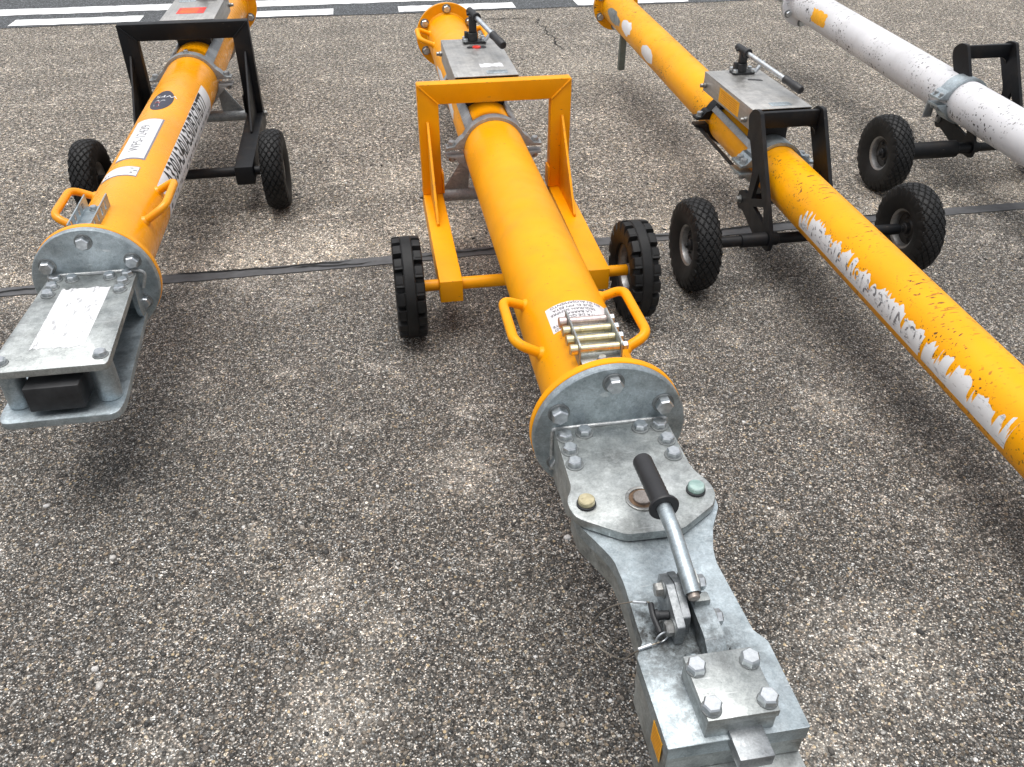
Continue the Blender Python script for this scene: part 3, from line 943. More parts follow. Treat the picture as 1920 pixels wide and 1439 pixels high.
def pump_housing(root, y0, y1, x0, x1, z0, z1, mat, ax, label=None, plate_at=(0.02, 0.10), tilt=0.0):
    """folded sheet-metal box with lid plate and side knobs"""
    b = B()
    b.box(x0, x1, y0 + 0.004, y1 - 0.004, z1 - 0.0035, z1, 0.001)
    b.box(x0, x0 + 0.003, y0 + 0.006, y1 - 0.006, z0, z1 - 0.004, 0.0008)
    b.box(x1 - 0.003, x1, y0 + 0.006, y1 - 0.006, z0, z1 - 0.004, 0.0008)
    b.box(x0 + 0.004, x1 - 0.004, y1 - 0.010, y1 - 0.006, z0, z1 - 0.004, 0.0008)
    hs = b.done("pump_housing", mat, root)
    b = B().box(x0 + 0.02, x1 - 0.02, y0 + 0.035, y1 - 0.03, z0 + 0.012, z1 - 0.012, 0.004)
    b.cyl(((x0 + x1) / 2 - 0.05, y0 + 0.02, z0 + 0.04), ((x0 + x1) / 2 - 0.05, y1 - 0.05, z0 + 0.04), 0.022)
    b.done("hydraulic_cylinder", M['dark'], root)
    # bearers between tube and box
    for yy in (y0 + 0.10, y1 - 0.10):
        zt = min(ax.z(yy) + ax.r * 0.80, z0 - 0.01)
        B().box(x0 + 0.05, x1 - 0.05, yy - 0.02, yy + 0.02, zt, z0 + 0.0115, 0.002).done("housing_bearer", M['dark'], root)
    for yy in (y0 + 0.05, y1 - 0.035):
        for (xx, s) in ((x0, -1), (x1, 1)):
            k = B().cyl((xx, yy, z1 - 0.055), (xx + s * 0.012, yy, z1 - 0.055), 0.012, 16).cyl((xx + s * 0.012, yy, z1 - 0.055), (xx + s * 0.026, yy, z1 - 0.055), 0.009, 6)
            k.done("housing_bolt", M['bolt_dark'], hs)
    px, py = plate_at
    pl = B().plate(rounded([(px - 0.045, y0 + py - 0.022), (px + 0.045, y0 + py - 0.022), (px + 0.045, y0 + py + 0.022), (px - 0.045, y0 + py + 0.022)], 0.006), 0.0012, flat(z1 + 0.0002), bev=0.0003)
    pl.done("data_plate", M['galv'], hs)
    # stamped rows on the plate
    V, F = [], []
    rr = random.Random(int(y0 * 100))
    for row in range(3):
        x = px - 0.036
        while x < px + 0.034:
            L = rr.uniform(0.004, 0.014)
            yy = y0 + py - 0.013 + row * 0.012
            c = len(V)
            V += [(x, yy, z1 + 0.0018), (min(x + L, px + 0.036), yy, z1 + 0.0018), (min(x + L, px + 0.036), yy + 0.0022, z1 + 0.0018), (x, yy + 0.0022, z1 + 0.0018)]
            F.append((c, c + 1, c + 2, c + 3)); x += L + 0.006
    me = bpy.data.meshes.new("plate_marking"); me.from_pydata(V, [], F)
    mesh_obj("plate_marking", me, hs, M['print_grey'])
    return hs

def pump(root, base, top, grip0, grip1, rod=0.011):
    """hand pump: foot plate, tower, socket, lever with black grip"""
    bx, by, bz = base
    b = B()
    b.plate(rounded([(bx - 0.052, by - 0.030), (bx + 0.050, by - 0.030), (bx + 0.060, by), (bx + 0.050, by + 0.032), (bx - 0.052, by + 0.032)], 0.012), 0.010, flat(bz))
    tx, ty, tz = top
    b.cyl((bx - 0.008, by, bz + 0.010), (bx - 0.008, by, bz + 0.045), 0.026, 24)
    b.box(bx - 0.022, bx + 0.012, by - 0.014, by + 0.014, bz + 0.044, tz - 0.006, 0.003)
    b.box(bx - 0.044, bx - 0.028, by - 0.012, by + 0.012, bz + 0.010, bz + 0.05, 0.003)
    p = b.done("pump", M['dark'], root)
    for dx, dy in ((-0.042, -0.02), (0.044, -0.02), (-0.042, 0.022), (0.044, 0.022)):
        put_bolt('small', p, (bx + dx, by + dy, bz + 0.010), (0, 0, 1))
    g0, g1, t = Vector(grip0), Vector(grip1), Vector(top)
    d = (g1 - t).normalized()
    b = B().cyl(t - d * 0.028, t + d * 0.055, 0.0165, 20).lathe([(0.0165, 0), (0.022, 0.002), (0.022, 0.010), (0.0165, 0.012)], t + d * 0.045, d, 20)
    b.cyl(t + Vector((-0.024, 0, -0.004)), t + Vector((0.020, 0, -0.004)), 0.007, 12)
    b.done("lever_socket", M['dark'], p)
    B().cyl(t + d * 0.05, g0 + d * 0.02, rod, 20).done("pump_lever", M['bolt'], p)
    L = (g1 - g0).length
    B().lathe([(0, -0.001), (rod + 0.004, 0), (rod + 0.007, 0.004), (rod + 0.007, 0.012), (rod + 0.0055, 0.016), (rod + 0.0055, L * 0.45), (rod + 0.007, L * 0.55), (rod + 0.007, L - 0.005), (rod + 0.004, L), (0, L)], g0, d, 24).done("lever_grip", M['grip'], p)
    B().cyl((bx + 0.045, by - 0.035, bz + 0.012), (bx + 0.075, by - 0.03, bz + 0.045), 0.009, 14).cyl((bx + 0.062, by - 0.032, bz + 0.030), (bx + 0.088, by - 0.028, bz + 0.058), 0.0065, 12).done("release_valve", M['bolt'], p)
    return p

# ------------------------------------------------------------------ 1 · middle tow bar
def middle_bar():
    Y0 = 2.715
    root = bar_root((0.475, Y0, 0), "yellow tow bar with yellow wheel frame and bare steel towing head in the foreground")
    ax = Axis(0.45, 0.0, 0.1255)
    yel = M['yellow']
    yf = 1.492 - Y0
    tube_and_flanges(root, ax, yf, 2.565, yel, 0.185)
    z = 0.45
    # bolted-on head flange
    hf = B().lathe([(0, 0), (0.180, 0), (0.1835, 0.003), (0.1835, 0.018), (0.180, 0.0195), (0, 0.0195)], (0, yf - 0.0215, z), (0, 1, 0), 96).done("head_flange", M['galv'], root)
    ring_bolts(hf, ax, yf - 0.0217, 0.143, 'flange', (0, -1, 0))
    y = lambda v: v - Y0
    yb = yf - 0.0225
    # head box under the cover: two cheeks and a floor
    for s in (-1, 1):
        x0 = -0.134 if s < 0 else 0.116
        B().plate(rounded([(yb, 0.453), (y(1.262), 0.453), (y(1.262), 0.40), (y(1.30), 0.355), (yb, 0.335)], [0, 0, 0.01, 0.03, 0]), 0.018, upx(x0)).done("head_cheek", M['galv_dull'], root)
    B().box(-0.112, 0.112, y(1.28), yb, 0.338, 0.352, 0.002).done("head_floor", M['galv_dull'], root)
    B().sweep([(-0.138, yb + 0.001, 0.352), (-0.138, yb + 0.001, 0.476), (0.02, yb - 0.001, 0.477), (0.138, yb + 0.001, 0.476), (0.138, yb + 0.001, 0.352)], 0.0048, 0.01, 8).done("weld_seam", M['weld'], root)
    # cover plate
    out = [(-0.134, yb), (0.134, yb), (0.137, y(1.285)), (0.163, y(1.235)), (0.156, y(1.182)), (0.060, y(1.118)), (-0.058, y(1.120)), (-0.152, y(1.184)), (-0.156, y(1.236)), (-0.137, y(1.268))]
    cv = B().plate(rounded(out, [0.004, 0.004, 0.03, 0.03, 0.03, 0.012, 0.012, 0.03, 0.03, 0.02]), 0.0205, flat(0.4545), bev=0.002).done("head_cover", M['galv_dull'], root)
    for xx, yy in ((-0.113, 1.436), (-0.066, 1.444), (-0.112, 1.389), (-0.112, 1.341), (0.067, 1.442), (0.113, 1.442), (0.114, 1.389), (0.113, 1.338)):
        put_bolt('cover', cv, (xx - 0.002, y(yy) , 0.475), (0, 0, 1))
    for xx, yy, mt in ((-0.118, 1.216, 'zincyel'), (0.121, 1.219, 'zincgreen')):
        B().lathe([(0, 0.0), (0.0205, 0), (0.0205, 0.005), (0.019, 0.006), (0, 0.006)], (xx, y(yy), 0.4752), (0, 0, 1), 28).done('pin_collar', M['dark'], cv)
        B().lathe([(0.0178, 0.0062), (0.0178, 0.0155), (0.0160, 0.0175), (0, 0.018)], (xx, y(yy), 0.475), (0, 0, 1), 28).done("shear_pin", M[mt], cv)
    B().lathe([(0.029, 0.0), (0.036, 0.0), (0.036, 0.003), (0.034, 0.004), (0.029, 0.003)], (0.002, y(1.213), 0.4752), (0, 0, 1), 40).done("pin_bush", M['bolt_dark'], cv)
    B().lathe([(0, 0.0005), (0.0285, 0.0005), (0.0285, 0.0015), (0, 0.0015)], (0.002, y(1.213), 0.4752), (0, 0, 1), 32).done("bush_liner", M['rust'], cv)
    B().lathe([(0.020, 0.0018), (0.020, 0.007), (0.018, 0.009), (0, 0.0095)], (0.002, y(1.213), 0.4752), (0, 0, 1), 32).done("main_pin", M['pinhead'], cv)
    # fork plate reaching forward
    X = 0.007
    top = [(-0.150, 1.245), (0.160, 1.245), (0.158, 1.190), (0.125, 1.135), (0.103, 1.075), (0.097, 1.04), (0.105, 0.876), (0.122, 0.850), (0.122, 0.680), (-0.119, 0.680), (-0.119, 0.853), (-0.101, 0.882), (-0.097, 1.02), (-0.101, 1.08), (-0.118, 1.120), (-0.148, 1.185)]
    rad = [0, 0, 0.012, 0.012, 0.015, 0.012, 0.004, 0.004, 0.002, 0.002, 0.004, 0.004, 0.012, 0.015, 0.012, 0.012]
    o2 = rounded([(a + X, y(c)) for a, c in top], rad)
    fk = B().plate(o2, 0.031, flat(0.4205), bev=0.002).done("fork_plate", M['galv'], root)
    low = [(a * 0.985 + X, y(c + (0.004 if c < 0.7 else 0))) for a, c in top]
    B().plate(rounded(low, rad), 0.044, flat(0.375), bev=0.002).done("fork_core", M['galv_dull'], root)
    jaw = [(-0.117, 0.855), (0.120, 0.855), (0.120, 0.640), (0.095, 0.605), (-0.09, 0.605), (-0.117, 0.640)]
    B().plate(rounded([(a + X, y(c)) for a, c in jaw], 0.01), 0.045, flat(0.3285), bev=0.002).done("jaw", M['galv_dull'], root)
    # caution label on the jaw side
    st = B().box(-0.1195 + X - 0.0008, -0.1195 + X - 0.0002, y(0.700), y(0.745), 0.378, 0.432, 0)
    lb = st.done("side_label", M['orange'], root)
    V, F = [], []
    for k in range(6):
        c = len(V); zz = 0.384 + k * 0.0085
        V += [(-0.1195 + X - 0.0012, y(0.704), zz), (-0.1195 + X - 0.0012, y(0.741), zz), (-0.1195 + X - 0.0012, y(0.741), zz + 0.0022), (-0.1195 + X - 0.0012, y(0.704), zz + 0.0022)]
        F.append((c, c + 1, c + 2, c + 3))
    me = bpy.data.meshes.new("label_print"); me.from_pydata(V, [], F); mesh_obj("label_print", me, lb, M['orange_print'])
    # lock block with lid, tongue
    B().box(-0.048, 0.069, y(0.690), y(0.806), 0.4515, 0.4865, 0.0015).done("lock_block", M['galv_dull'], root)
    lid = B().box(-0.0505, 0.0705, y(0.686), y(0.808), 0.487, 0.504, 0.002).done("lock_lid", M['galv_dull'], root)
    for xx in (-0.038, 0.056):
        for yy in (0.706, 0.780): put_bolt('block', lid, (xx, y(yy), 0.504), (0, 0, 1))
    B().box(-0.009, 0.049, y(0.638), y(0.80), 0.4345, 0.4615, 0.002).done("lock_tongue", M['tongue'], root)
    # toggle linkage
    def hb(b, pts, x0, x1):      # a bar of constant width in x from a y-z outline
        return b.plate(pts, x1 - x0, upx(x0), bev=0.0012)
    lk = hb(B(), rounded([(y(0.806), 0.452), (y(0.806), 0.474), (y(0.845), 0.499), (y(0.935), 0.504), (y(0.945), 0.485), (y(0.90), 0.462)], 0.006), 0.001, 0.037).done("toggle_link", M['galv'], root)
    br = hb(B(), rounded([(y(0.868), 0.4515), (y(0.868), 0.497), (y(0.945), 0.524), (y(0.985), 0.508), (y(0.985), 0.4515)], 0.003), -0.038, -0.0235)
    hb(br, rounded([(y(0.885), 0.4515), (y(0.885), 0.500), (y(0.945), 0.527), (y(0.985), 0.511), (y(0.985), 0.4515)], 0.003), -0.0225, -0.0085)
    brk = br.done("pivot_bracket", M['tongue'], root)
    cvs = hb(B(), rounded([(y(0.928), 0.4515), (y(0.928), 0.500), (y(0.940), 0.522), (y(0.970), 0.530), (y(0.985), 0.4515)], 0.003), -0.0075, 0.024).done("lever_clevis", M['galv_dull'], root)
    put_bolt('latch', cvs, (0.024, y(0.955), 0.505), (1, 0, 0)); put_bolt('latch', lk, (0.037, y(0.892), 0.482), (1, 0, 0))
    put_bolt('dull', brk, (-0.038, y(0.955), 0.500), (-1, 0, 0)); put_bolt('dull', brk, (-0.038, y(0.885), 0.478), (-1, 0, 0))
    B().box(0.004, 0.034, y(0.905), y(0.925), 0.500, 0.516, 0.003).done("lever_stop", M['galv_dull'], root)
    for xx in (-0.022, 0.060):
        b = B().box(xx - 0.009, xx + 0.009, y(0.810), y(0.842), 0.4518, 0.463, 0.003)
        b.hexbolt(0.016, 0.010, 1.1, origin=(xx, y(0.822), 0.463)).done("stop_bolt", M['galv'], root)
    # lever bent up, with black grip
    lv = B()
    pts = [(-0.001, y(0.908), 0.534), (-0.002, y(1.000), 0.563), (-0.002, y(1.03), 0.571), (-0.002, y(1.10), 0.574)]
    lv.sweep(pts, lambda t: 0.0148, 0.04, 20, caps=False)
    lv.lathe([(0.0148, 0.0), (0.0148, 0.002), (0.0125, 0.002), (0.0125, 0.012), (0, 0.012)], pts[0], Vector(pts[1]) - Vector(pts[0]), 20)
    lever = lv.done("lock_lever", M['galv'], root, 40)
    B().cyl((-0.001, y(0.899), 0.531), (-0.001, y(0.918), 0.537), 0.0105, 18).done("lever_core", M['pinhead'], lever)
    g0, g1 = Vector((-0.002, y(1.084), 0.5738)), Vector((-0.003, y(1.230), 0.570))
    L = (g1 - g0).length
    prof = [(0.0155, 0), (0.029, 0.0), (0.0305, 0.003), (0.029, 0.007), (0.0205, 0.010)]
    for k in range(11):
        h = 0.014 + (L - 0.03) * k / 10
        prof += [(0.0205, h), (0.0196, h + 0.004)]
    prof += [(0.0205, L - 0.006), (0.019, L - 0.001), (0.010, L + 0.002), (0, L + 0.002)]
    B().lathe(prof, g0, g1 - g0, 28).done("lever_grip", M['grip'], lever, 50)
    # quick-release pin and its lanyard
    qp = B().cyl((-0.064, y(0.915), 0.480), (-0.038, y(0.912), 0.480), 0.0085, 16).lathe([(0.011, 0), (0.011, 0.006), (0.0085, 0.007)], (-0.064, y(0.915), 0.480), (1, 0, 0), 16)
    qp.sweep([(-0.064, y(0.940), 0.482), (-0.067, y(0.915), 0.481), (-0.062, y(0.885), 0.470)], 0.0055, 0.01, 10)
    pin = qp.done("quick_release_pin", M['dark'], root)
    ringp = [(-0.060 + 0.013 * math.cos(R(a)), y(0.877) + 0.004 * math.cos(R(a)), 0.466 + 0.013 * math.sin(R(a))) for a in range(0, 361, 20)]
    B().sweep(ringp, 0.0016, 0.001, 8).done("split_ring", M['bolt'], pin)
    la = B()
    la.sweep([(-0.066, y(0.942), 0.484), (-0.085, y(0.955), 0.476), (-0.135, y(0.98), 0.440), (-0.165, y(0.985), 0.375), (-0.150, y(0.955), 0.350), (-0.118, y(0.905), 0.372), (-0.116, y(0.876), 0.430), (-0.098, y(0.868), 0.4555), (-0.066, y(0.873), 0.459)], 0.0013, 0.05, 8)
    lan = la.done("lanyard", M['wire'], pin)
    B().cyl((-0.070, y(0.943), 0.482), (-0.092, y(0.957), 0.473), 0.0032, 10).done("lanyard_crimp", M['bolt'], pin)
    B().cyl((-0.107, y(0.868), 0.4535), (-0.080, y(0.872), 0.457), 0.0036, 10).done("lanyard_crimp", M['bolt'], pin)
    # handles, pin rack, warning label
    handle(root, ax, -0.970, -0.725, -65, 0.197, yel)
    handle(root, ax, -0.983, -0.718, 64, 0.189, yel)
    rk = B()
    zt = ax.r + 0.45
    ra = [y(1.588), y(1.752)]
    for xx in (-0.050, 0.052):
        hl = [(y(1.735 - 0.0475 * k), 0.6035 - 0.0005 * k) for k in range(4)]
        rk.plate(rounded([(ra[0], 0.558), (ra[0], 0.615), (ra[0] + 0.008, 0.621), (ra[1] - 0.004, 0.623), (ra[1], 0.619), (ra[1], 0.566)], 0.004), 0.004, upx(xx - 0.002), bev=0.0006)
    rk.box(-0.048, 0.050, y(1.565), ra[1] - 0.006, zt + 0.0005, zt + 0.0045, 0.0008)
    rack = rk.done("pin_rack", M['galv_dull'], root)
    put_bolt('small', rack, (0.002, y(1.578), zt + 0.0045), (0, 0, 1))
    for k in range(4):
        yy = y(1.730 - 0.042 * k); zz = 0.6015
        pb = B().cyl((-0.0475, yy, zz), (0.0495, yy, zz), 0.0105, 20)
        pb.lathe([(0.0108, 0), (0.0112, 0.001), (0.0108, 0.002)], (-0.030, yy, zz), (1, 0, 0), 20).lathe([(0.0108, 0), (0.0112, 0.001), (0.0108, 0.002)], (0.030, yy, zz), (1, 0, 0), 20)
        pb.cyl((-0.072, yy, zz), (-0.0525, yy, zz), 0.0135, 20)
        pb.done("spare_pin", M['zincpink'] if k == 0 else M['zincyel'], rack)
        B().hexbolt(0.019, 0.012, 0, origin=(0.058, yy, zz), axis=(1, 0, 0)).cyl((0.0545, yy, zz), (0.060, yy, zz), 0.008, 12).done("pin_nut", M['bolt'], rack)
    # scratched weld tab behind the rack
    B().box(0.050, 0.090, y(1.512), y(1.545), 0.545, 0.572, 0.003).done("weld_tab", yel, root)
    lab = ax.patch("warning_label", -0.958, -0.842, -38, 44, 0.0006, M['label_pink'], root)
    fn = lambda u, v: ax.at(-0.900 - v, -math.degrees(u / ax.r) + 1.0, ax.r + 0.0012)
    rows = ["POR SU SEGURIDAD", "Y LA DE SU TRANSPORTE", "SE TRATA DE QUE", "LA BARRA", "SEGURAN SIEMPRE", "QUE EL PIN ESTA", "EN SU ALOJAMIENTO"]
    us = [0.012, -0.004, -0.020, 0.0, 0.014, 0.010, 0.0]
    text_obj("lettering", [(s, 0.0145, us[i], 0.049 - 0.0165 * i, 1.02) for i, s in enumerate(rows)], fn, M['print'], lab)
    # wheels and frame
    carriage_box(root, 0.015, M['yellow_frame'], ax, 0.025, M['clamp'])
    wheel(root, -0.411, True, 0.2); wheel(root, 0.442, True, 0.9)
    clamp(root, ax, 0.645, 0.050, M['clamp'], 0.200)
    clamp(root, ax, 1.44, 0.050, M['clamp'], 0.200)
    side_strips(root, ax, 0.672, 1.41, M['clamp'], (-46, 46))
    hs = pump_housing(root, 0.805, 1.43, -0.135, 0.135, 0.605, 0.70, M['inox'], ax, plate_at=(0.05, 0.055))
    # scraped sticker above the plate and slot with red valve
    rr = random.Random(4)
    outl = [(-0.010 + 0.10 * t, 0.935 + rr.uniform(-0.004, 0.010)) for t in np.linspace(0, 1, 14)] + [(0.09 - 0.10 * t, 0.985 + rr.uniform(-0.008, 0.012)) for t in np.linspace(0, 1, 14)]
    B().plate([(float(a), float(c)) for a, c in outl], 0.0006, flat(0.7003), bev=0.0001).done("scraped_sticker", M['label'], hs)
    B().plate(rounded([(-0.03, 1.245), (0.06, 1.245), (0.06, 1.285), (-0.03, 1.285)], 0.018), 0.0006, flat(0.7003), bev=0.0001).done("valve_slot", M['print'], hs)
    B().lathe([(0, 0.006), (0.018, 0.005), (0.020, 0.0)], (0.015, 1.262, 0.7008), (0, 0, 1), 20).done("valve_knob", M['red'], hs)
    pump(root, (0.015, 1.355, 0.70), (0.010, 1.375, 0.825), (0.075, 1.16, 0.778), (0.108, 1.055, 0.756))
    # printed label and white scrapes on the far part of the tube
    l2 = ax.patch("tube_label", 1.60, 1.80, -30, 12, 0.0007, M['label'], root)
    rr = random.Random(8)
    V, F = [], []
    for row in range(6):
        t = -24
        while t < 6:
            L = rr.uniform(2, 6); yy = 1.64 + row * 0.024
            c = len(V); V += [ax.at(yy, t, ax.r + 0.0014), ax.at(yy, t + L, ax.r + 0.0014), ax.at(yy + 0.006, t + L, ax.r + 0.0014), ax.at(yy + 0.006, t, ax.r + 0.0014)]
            F.append((c, c + 1, c + 2, c + 3)); t += L + 2
    me = bpy.data.meshes.new("label_print"); me.from_pydata(V, [], F); mesh_obj("label_print", me, l2, M['print_grey'])
    ax.blob("scraped_label", 1.63, -84, 0.20, 11, 0.0007, M['label'], root, 0.12, 20, 2)
    ax.blob("scraped_label", 1.16, -84, 0.13, 12, 0.0007, M['label'], root, 0.15, 18, 3)
    handle(root, ax, 2.16, 2.42, -68, 0.205, yel)
    handle(root, ax, 2.16, 2.42, 68, 0.205, yel)
middle_bar()

# ------------------------------------------------------------------ 2 · left tow bar
def left_bar():
    root = bar_root((-0.905, 3.965, 0), "yellow tow bar with black box frame and long white label of black aircraft types")
    ax = Axis(0.440, 0.010, 0.128)
    mt = M['yellow_left']
    yf = -1.478
    tube_and_flanges(root, ax, yf, 2.32, mt, 0.185)
    z = ax.z(yf)
    hf = B().lathe([(0, 0), (0.180, 0), (0.1835, 0.003), (0.1835, 0.018), (0.180, 0.0195), (0, 0.0195)], (0, yf - 0.0215, z), (0, 1, 0), 96).done("head_flange", M['galv'], root)
    ring_bolts(hf, ax, yf - 0.0217, 0.143, 'flange', (0, -1, 0))
    yb = yf - 0.0225
    yt = -2.02
    zt = z + 0.035
    # open fork head: cover plate, cheeks with big return flanges, floor plate, nose post
    out = [(-0.128, yb), (0.128, yb), (0.150, yt + 0.03), (0.150, yt), (-0.150, yt), (-0.150, yt + 0.03)]
    cv = B().plate(rounded(out, [0.003, 0.003, 0, 0.03, 0.03, 0]), 0.020, flat(zt - 0.02), bev=0.002).done("head_cover", M['galv_dull'], root)
    for s in (-1, 1):
        for xx, yy in ((0.105, yb - 0.025), (0.055, yb - 0.03), (0.102, yb - 0.072), (0.102, yb - 0.118), (0.125, yt + 0.045)):
            put_bolt('cover', cv, (s * xx, yy, zt), (0, 0, 1))
    rr = random.Random(2)
    n = 22
    outl = [(-0.07 + 0.14 * i / n, yb - 0.09 + rr.uniform(-.006, .006)) for i in range(n + 1)] + [(0.07 - 0.14 * i / n, yt + 0.10 + rr.uniform(-.006, .006)) for i in range(n + 1)]
    B().plate(outl, 0.0006, flat(zt + 0.0003), bev=0.0001).done("scraped_sticker", M['torn'], cv)
    for s in (-1, 1):
        x0 = 0.112 if s > 0 else -0.126
        B().plate(rounded([(yb, zt - 0.021), (yb - 0.055, zt - 0.021), (yb - 0.075, zt - 0.07), (yb - 0.06, zt - 0.135), (yb, zt - 0.15)], [0, 0, 0.03, 0.02, 0]), 0.014, upx(x0)).done("head_cheek", M['galv'], root)
    B().plate(rounded([(-0.126, yb), (0.126, yb), (0.158, yt + 0.02), (0.150, yt - 0.04), (-0.150, yt - 0.04), (-0.158, yt + 0.02)], [0, 0, 0.02, 0.03, 0.03, 0.02]), 0.020, flat(zt - 0.155), bev=0.002).done("head_floor", M['galv'], root)
    for s in (-1, 1):
        B().cyl((s * 0.115, yt + 0.05, zt - 0.1345), (s * 0.115, yt + 0.05, zt - 0.0205), 0.032, 28).done("spacer_post", M['galv'], root)
    B().box(-0.07, 0.07, yt - 0.02, yb - 0.12, zt - 0.12, zt - 0.045, 0.004).done("lock_slide", M['dark'], root)
    B().sweep([(-0.132, yb + 0.001, zt - 0.15), (-0.133, yb + 0.001, zt + 0.002), (0.133, yb + 0.001, zt + 0.002), (0.150, yb + 0.001, zt - 0.01), (0.132, yb + 0.001, zt - 0.06)], 0.006, 0.01, 8).done("weld_seam", M['weld'], root)
    handle(root, ax, -1.205, -0.955, 59, 0.209, mt); handle(root, ax, -1.205, -0.955, -62, 0.205, mt)
    # pin rack with slotted side
    rk = B()
    for xx in (-0.058, 0.010):
        rk.plate([(-1.425, ax.z(-1.4) + 0.112), (-1.425, ax.z(-1.4) + 0.168), (-1.205, ax.z(-1.2) + 0.172), (-1.20, ax.z(-1.2) + 0.118)], 0.004, upx(xx - 0.002),
                 holes=[[(-1.395 + 0.045 * k, ax.z(-1.3) + 0.138), (-1.380 + 0.045 * k, ax.z(-1.3) + 0.138), (-1.380 + 0.045 * k, ax.z(-1.3) + 0.163), (-1.395 + 0.045 * k, ax.z(-1.3) + 0.163)] for k in range(4)], bev=0.0005)
    rk.box(-0.056, 0.008, -1.428, -1.21, ax.z(-1.3) + ax.r + 0.002, ax.z(-1.3) + ax.r + 0.005, 0.0005)
    rack = rk.done("pin_rack", M['galv'], root)
    put_bolt('small', rack, (-0.03, -1.24, ax.z(-1.3) + ax.r + 0.005), (0, 0, 1))
    # lettering
    lab = ax.patch("type_label", -0.935, 0.265, 53, 128, 0.0007, M['label'], root, ny=20, nt=20)
    k = ax.r * math.pi / 180
    fn = lambda u, v: ax.at(u - 0.335, 71.5 - v / k, ax.r + 0.0013)
    text_obj("lettering", [("A330/A340/A350/B767/B777", 0.100, 0.0, 0.0, 0.83)], fn, M['print'], lab, 0.020)
    # second row, only its ticks can be made out
    rr = random.Random(11)
    V, F = [], []
    yy = -0.90
    while yy < 0.22:
        L = rr.choice((0.018, 0.026, 0.010)); t0 = 95 + rr.uniform(-1, 1); t1 = t0 + rr.choice((5, 8, 18))
        c = len(V); V += [ax.at(yy, t0, ax.r + 0.0013), ax.at(yy + L, t0, ax.r + 0.0013), ax.at(yy + L, t1, ax.r + 0.0013), ax.at(yy, t1, ax.r + 0.0013)]
        F.append((c, c + 1, c + 2, c + 3)); yy += L + rr.uniform(0.014, 0.03)
    me = bpy.data.meshes.new("lettering"); me.from_pydata(V, [], F); mesh_obj("lettering", me, lab, M['print'])
    ax.patch("plate_border", -0.790, -0.345, -29, 21.0, 0.0006, M['edge'], root)
    pl = ax.patch("number_plate", -0.780, -0.352, -28, 18, 0.0016, M['label'], root)
    fn2 = lambda u, v: ax.at(u - 0.570, -4 - v / k, ax.r + 0.0022)
    text_obj("lettering", [("WFS-12439", 0.054, 0.0, 0.0, 1.12)], fn2, M['print_grey'], pl)
    ax.patch("label_border", -0.949, -0.860, -40, 20, 0.0006, M['edge'], root)
    sm = ax.patch("small_label", -0.943, -0.866, -39, 19, 0.0014, M['label'], root)
    V, F = [], []
    for (y0, t0, ty, tt) in ((-0.925, -33, .012, 3), (-0.925, -27, .010, 3), (-0.905, 12, .008, 6), (-0.885, 6, .006, 5), (-0.925, 8, .010, 4), (-0.880, -20, .004, 24)):
        c = len(V); V += [ax.at(y0, t0, ax.r + 0.002), ax.at(y0 + ty, t0, ax.r + 0.002), ax.at(y0 + ty, t0 + tt, ax.r + 0.002), ax.at(y0, t0 + tt, ax.r + 0.002)]; F.append((c, c + 1, c + 2, c + 3))
    me = bpy.data.meshes.new("label_print"); me.from_pydata(V, [], F); mesh_obj("label_print", me, sm, M['print_grey'])
    # round badge
    bd = ax.blob("round_badge", -0.105, -2, 0.130, 21, 0.0008, M['navy'], root, 0, 40)
    fn3 = lambda u, v: ax.at(-0.055 - v, 4 - u / k, ax.r + 0.0016)
    text_obj("lettering", [("WFS", 0.042, 0.0, 0.0, 1.1)], fn3, M['label'], bd)
    for nm, mt2, pts in (("badge_swirl", 'redprint', [(-0.165 + 0.035 * math.sin(R(a)), -8 + 6 * math.cos(R(a))) for a in range(-60, 150, 10)]),
                         ("badge_swirl", 'label', [(-0.150 + 0.04 * math.sin(R(a)), 2 + 6 * math.cos(R(a))) for a in range(60, 250, 10)]),
                         ("badge_swirl", 'label', [(-0.145 + 0.04 * math.sin(R(a)), -9 + 4 * math.cos(R(a))) for a in range(20, 260, 10)])):
        V, F = ax.stripe(pts, 0.006, 0.0015)
        me = bpy.data.meshes.new(nm); me.from_pydata(V, [], F); mesh_obj(nm, me, bd, M[mt2])
    carriage_box(root, -0.003, M['black'], ax, 0.015, M['clamp'])
    wheel(root, -0.417, False, 0.4); wheel(root, 0.411, False, 1.3)
    cl = clamp(root, ax, 0.60, 0.055, M['clamp'], 0.200)
    put_bolt('small', cl, (0, 0.60, ax.z(0.6) + ax.r + 0.0135), (0, 0, 1))
    clamp(root, ax, 1.40, 0.050, M['clamp'], 0.200)
    side_strips(root, ax, 0.63, 1.37, M['clamp'], (-46, 46), 0.05)
    hs = pump_housing(root, 0.79, 1.43, -0.135, 0.135, 0.605, 0.70, M['inox'], ax, plate_at=(-0.06, 0.46))
    rl = B().box(-0.075, 0.065, 0.935, 1.075, 0.7004, 0.7010, 0).done("warning_label", M['red'], hs)
    V = []; F = []
    for k2 in range(4):
        c = len(V); yy = 0.955 + k2 * 0.028
        V += [(-0.06, yy, 0.7014), (0.03, yy, 0.7014), (0.03, yy + 0.006, 0.7014), (-0.06, yy + 0.006, 0.7014)]; F.append((c, c + 1, c + 2, c + 3))
    me = bpy.data.meshes.new("label_print"); me.from_pydata(V, [], F); mesh_obj("label_print", me, rl, M['orange'])
    pump(root, (0.035, 1.30, 0.70), (0.03, 1.32, 0.825), (0.10, 1.66, 0.85), (0.12, 1.78, 0.87))
left_bar()

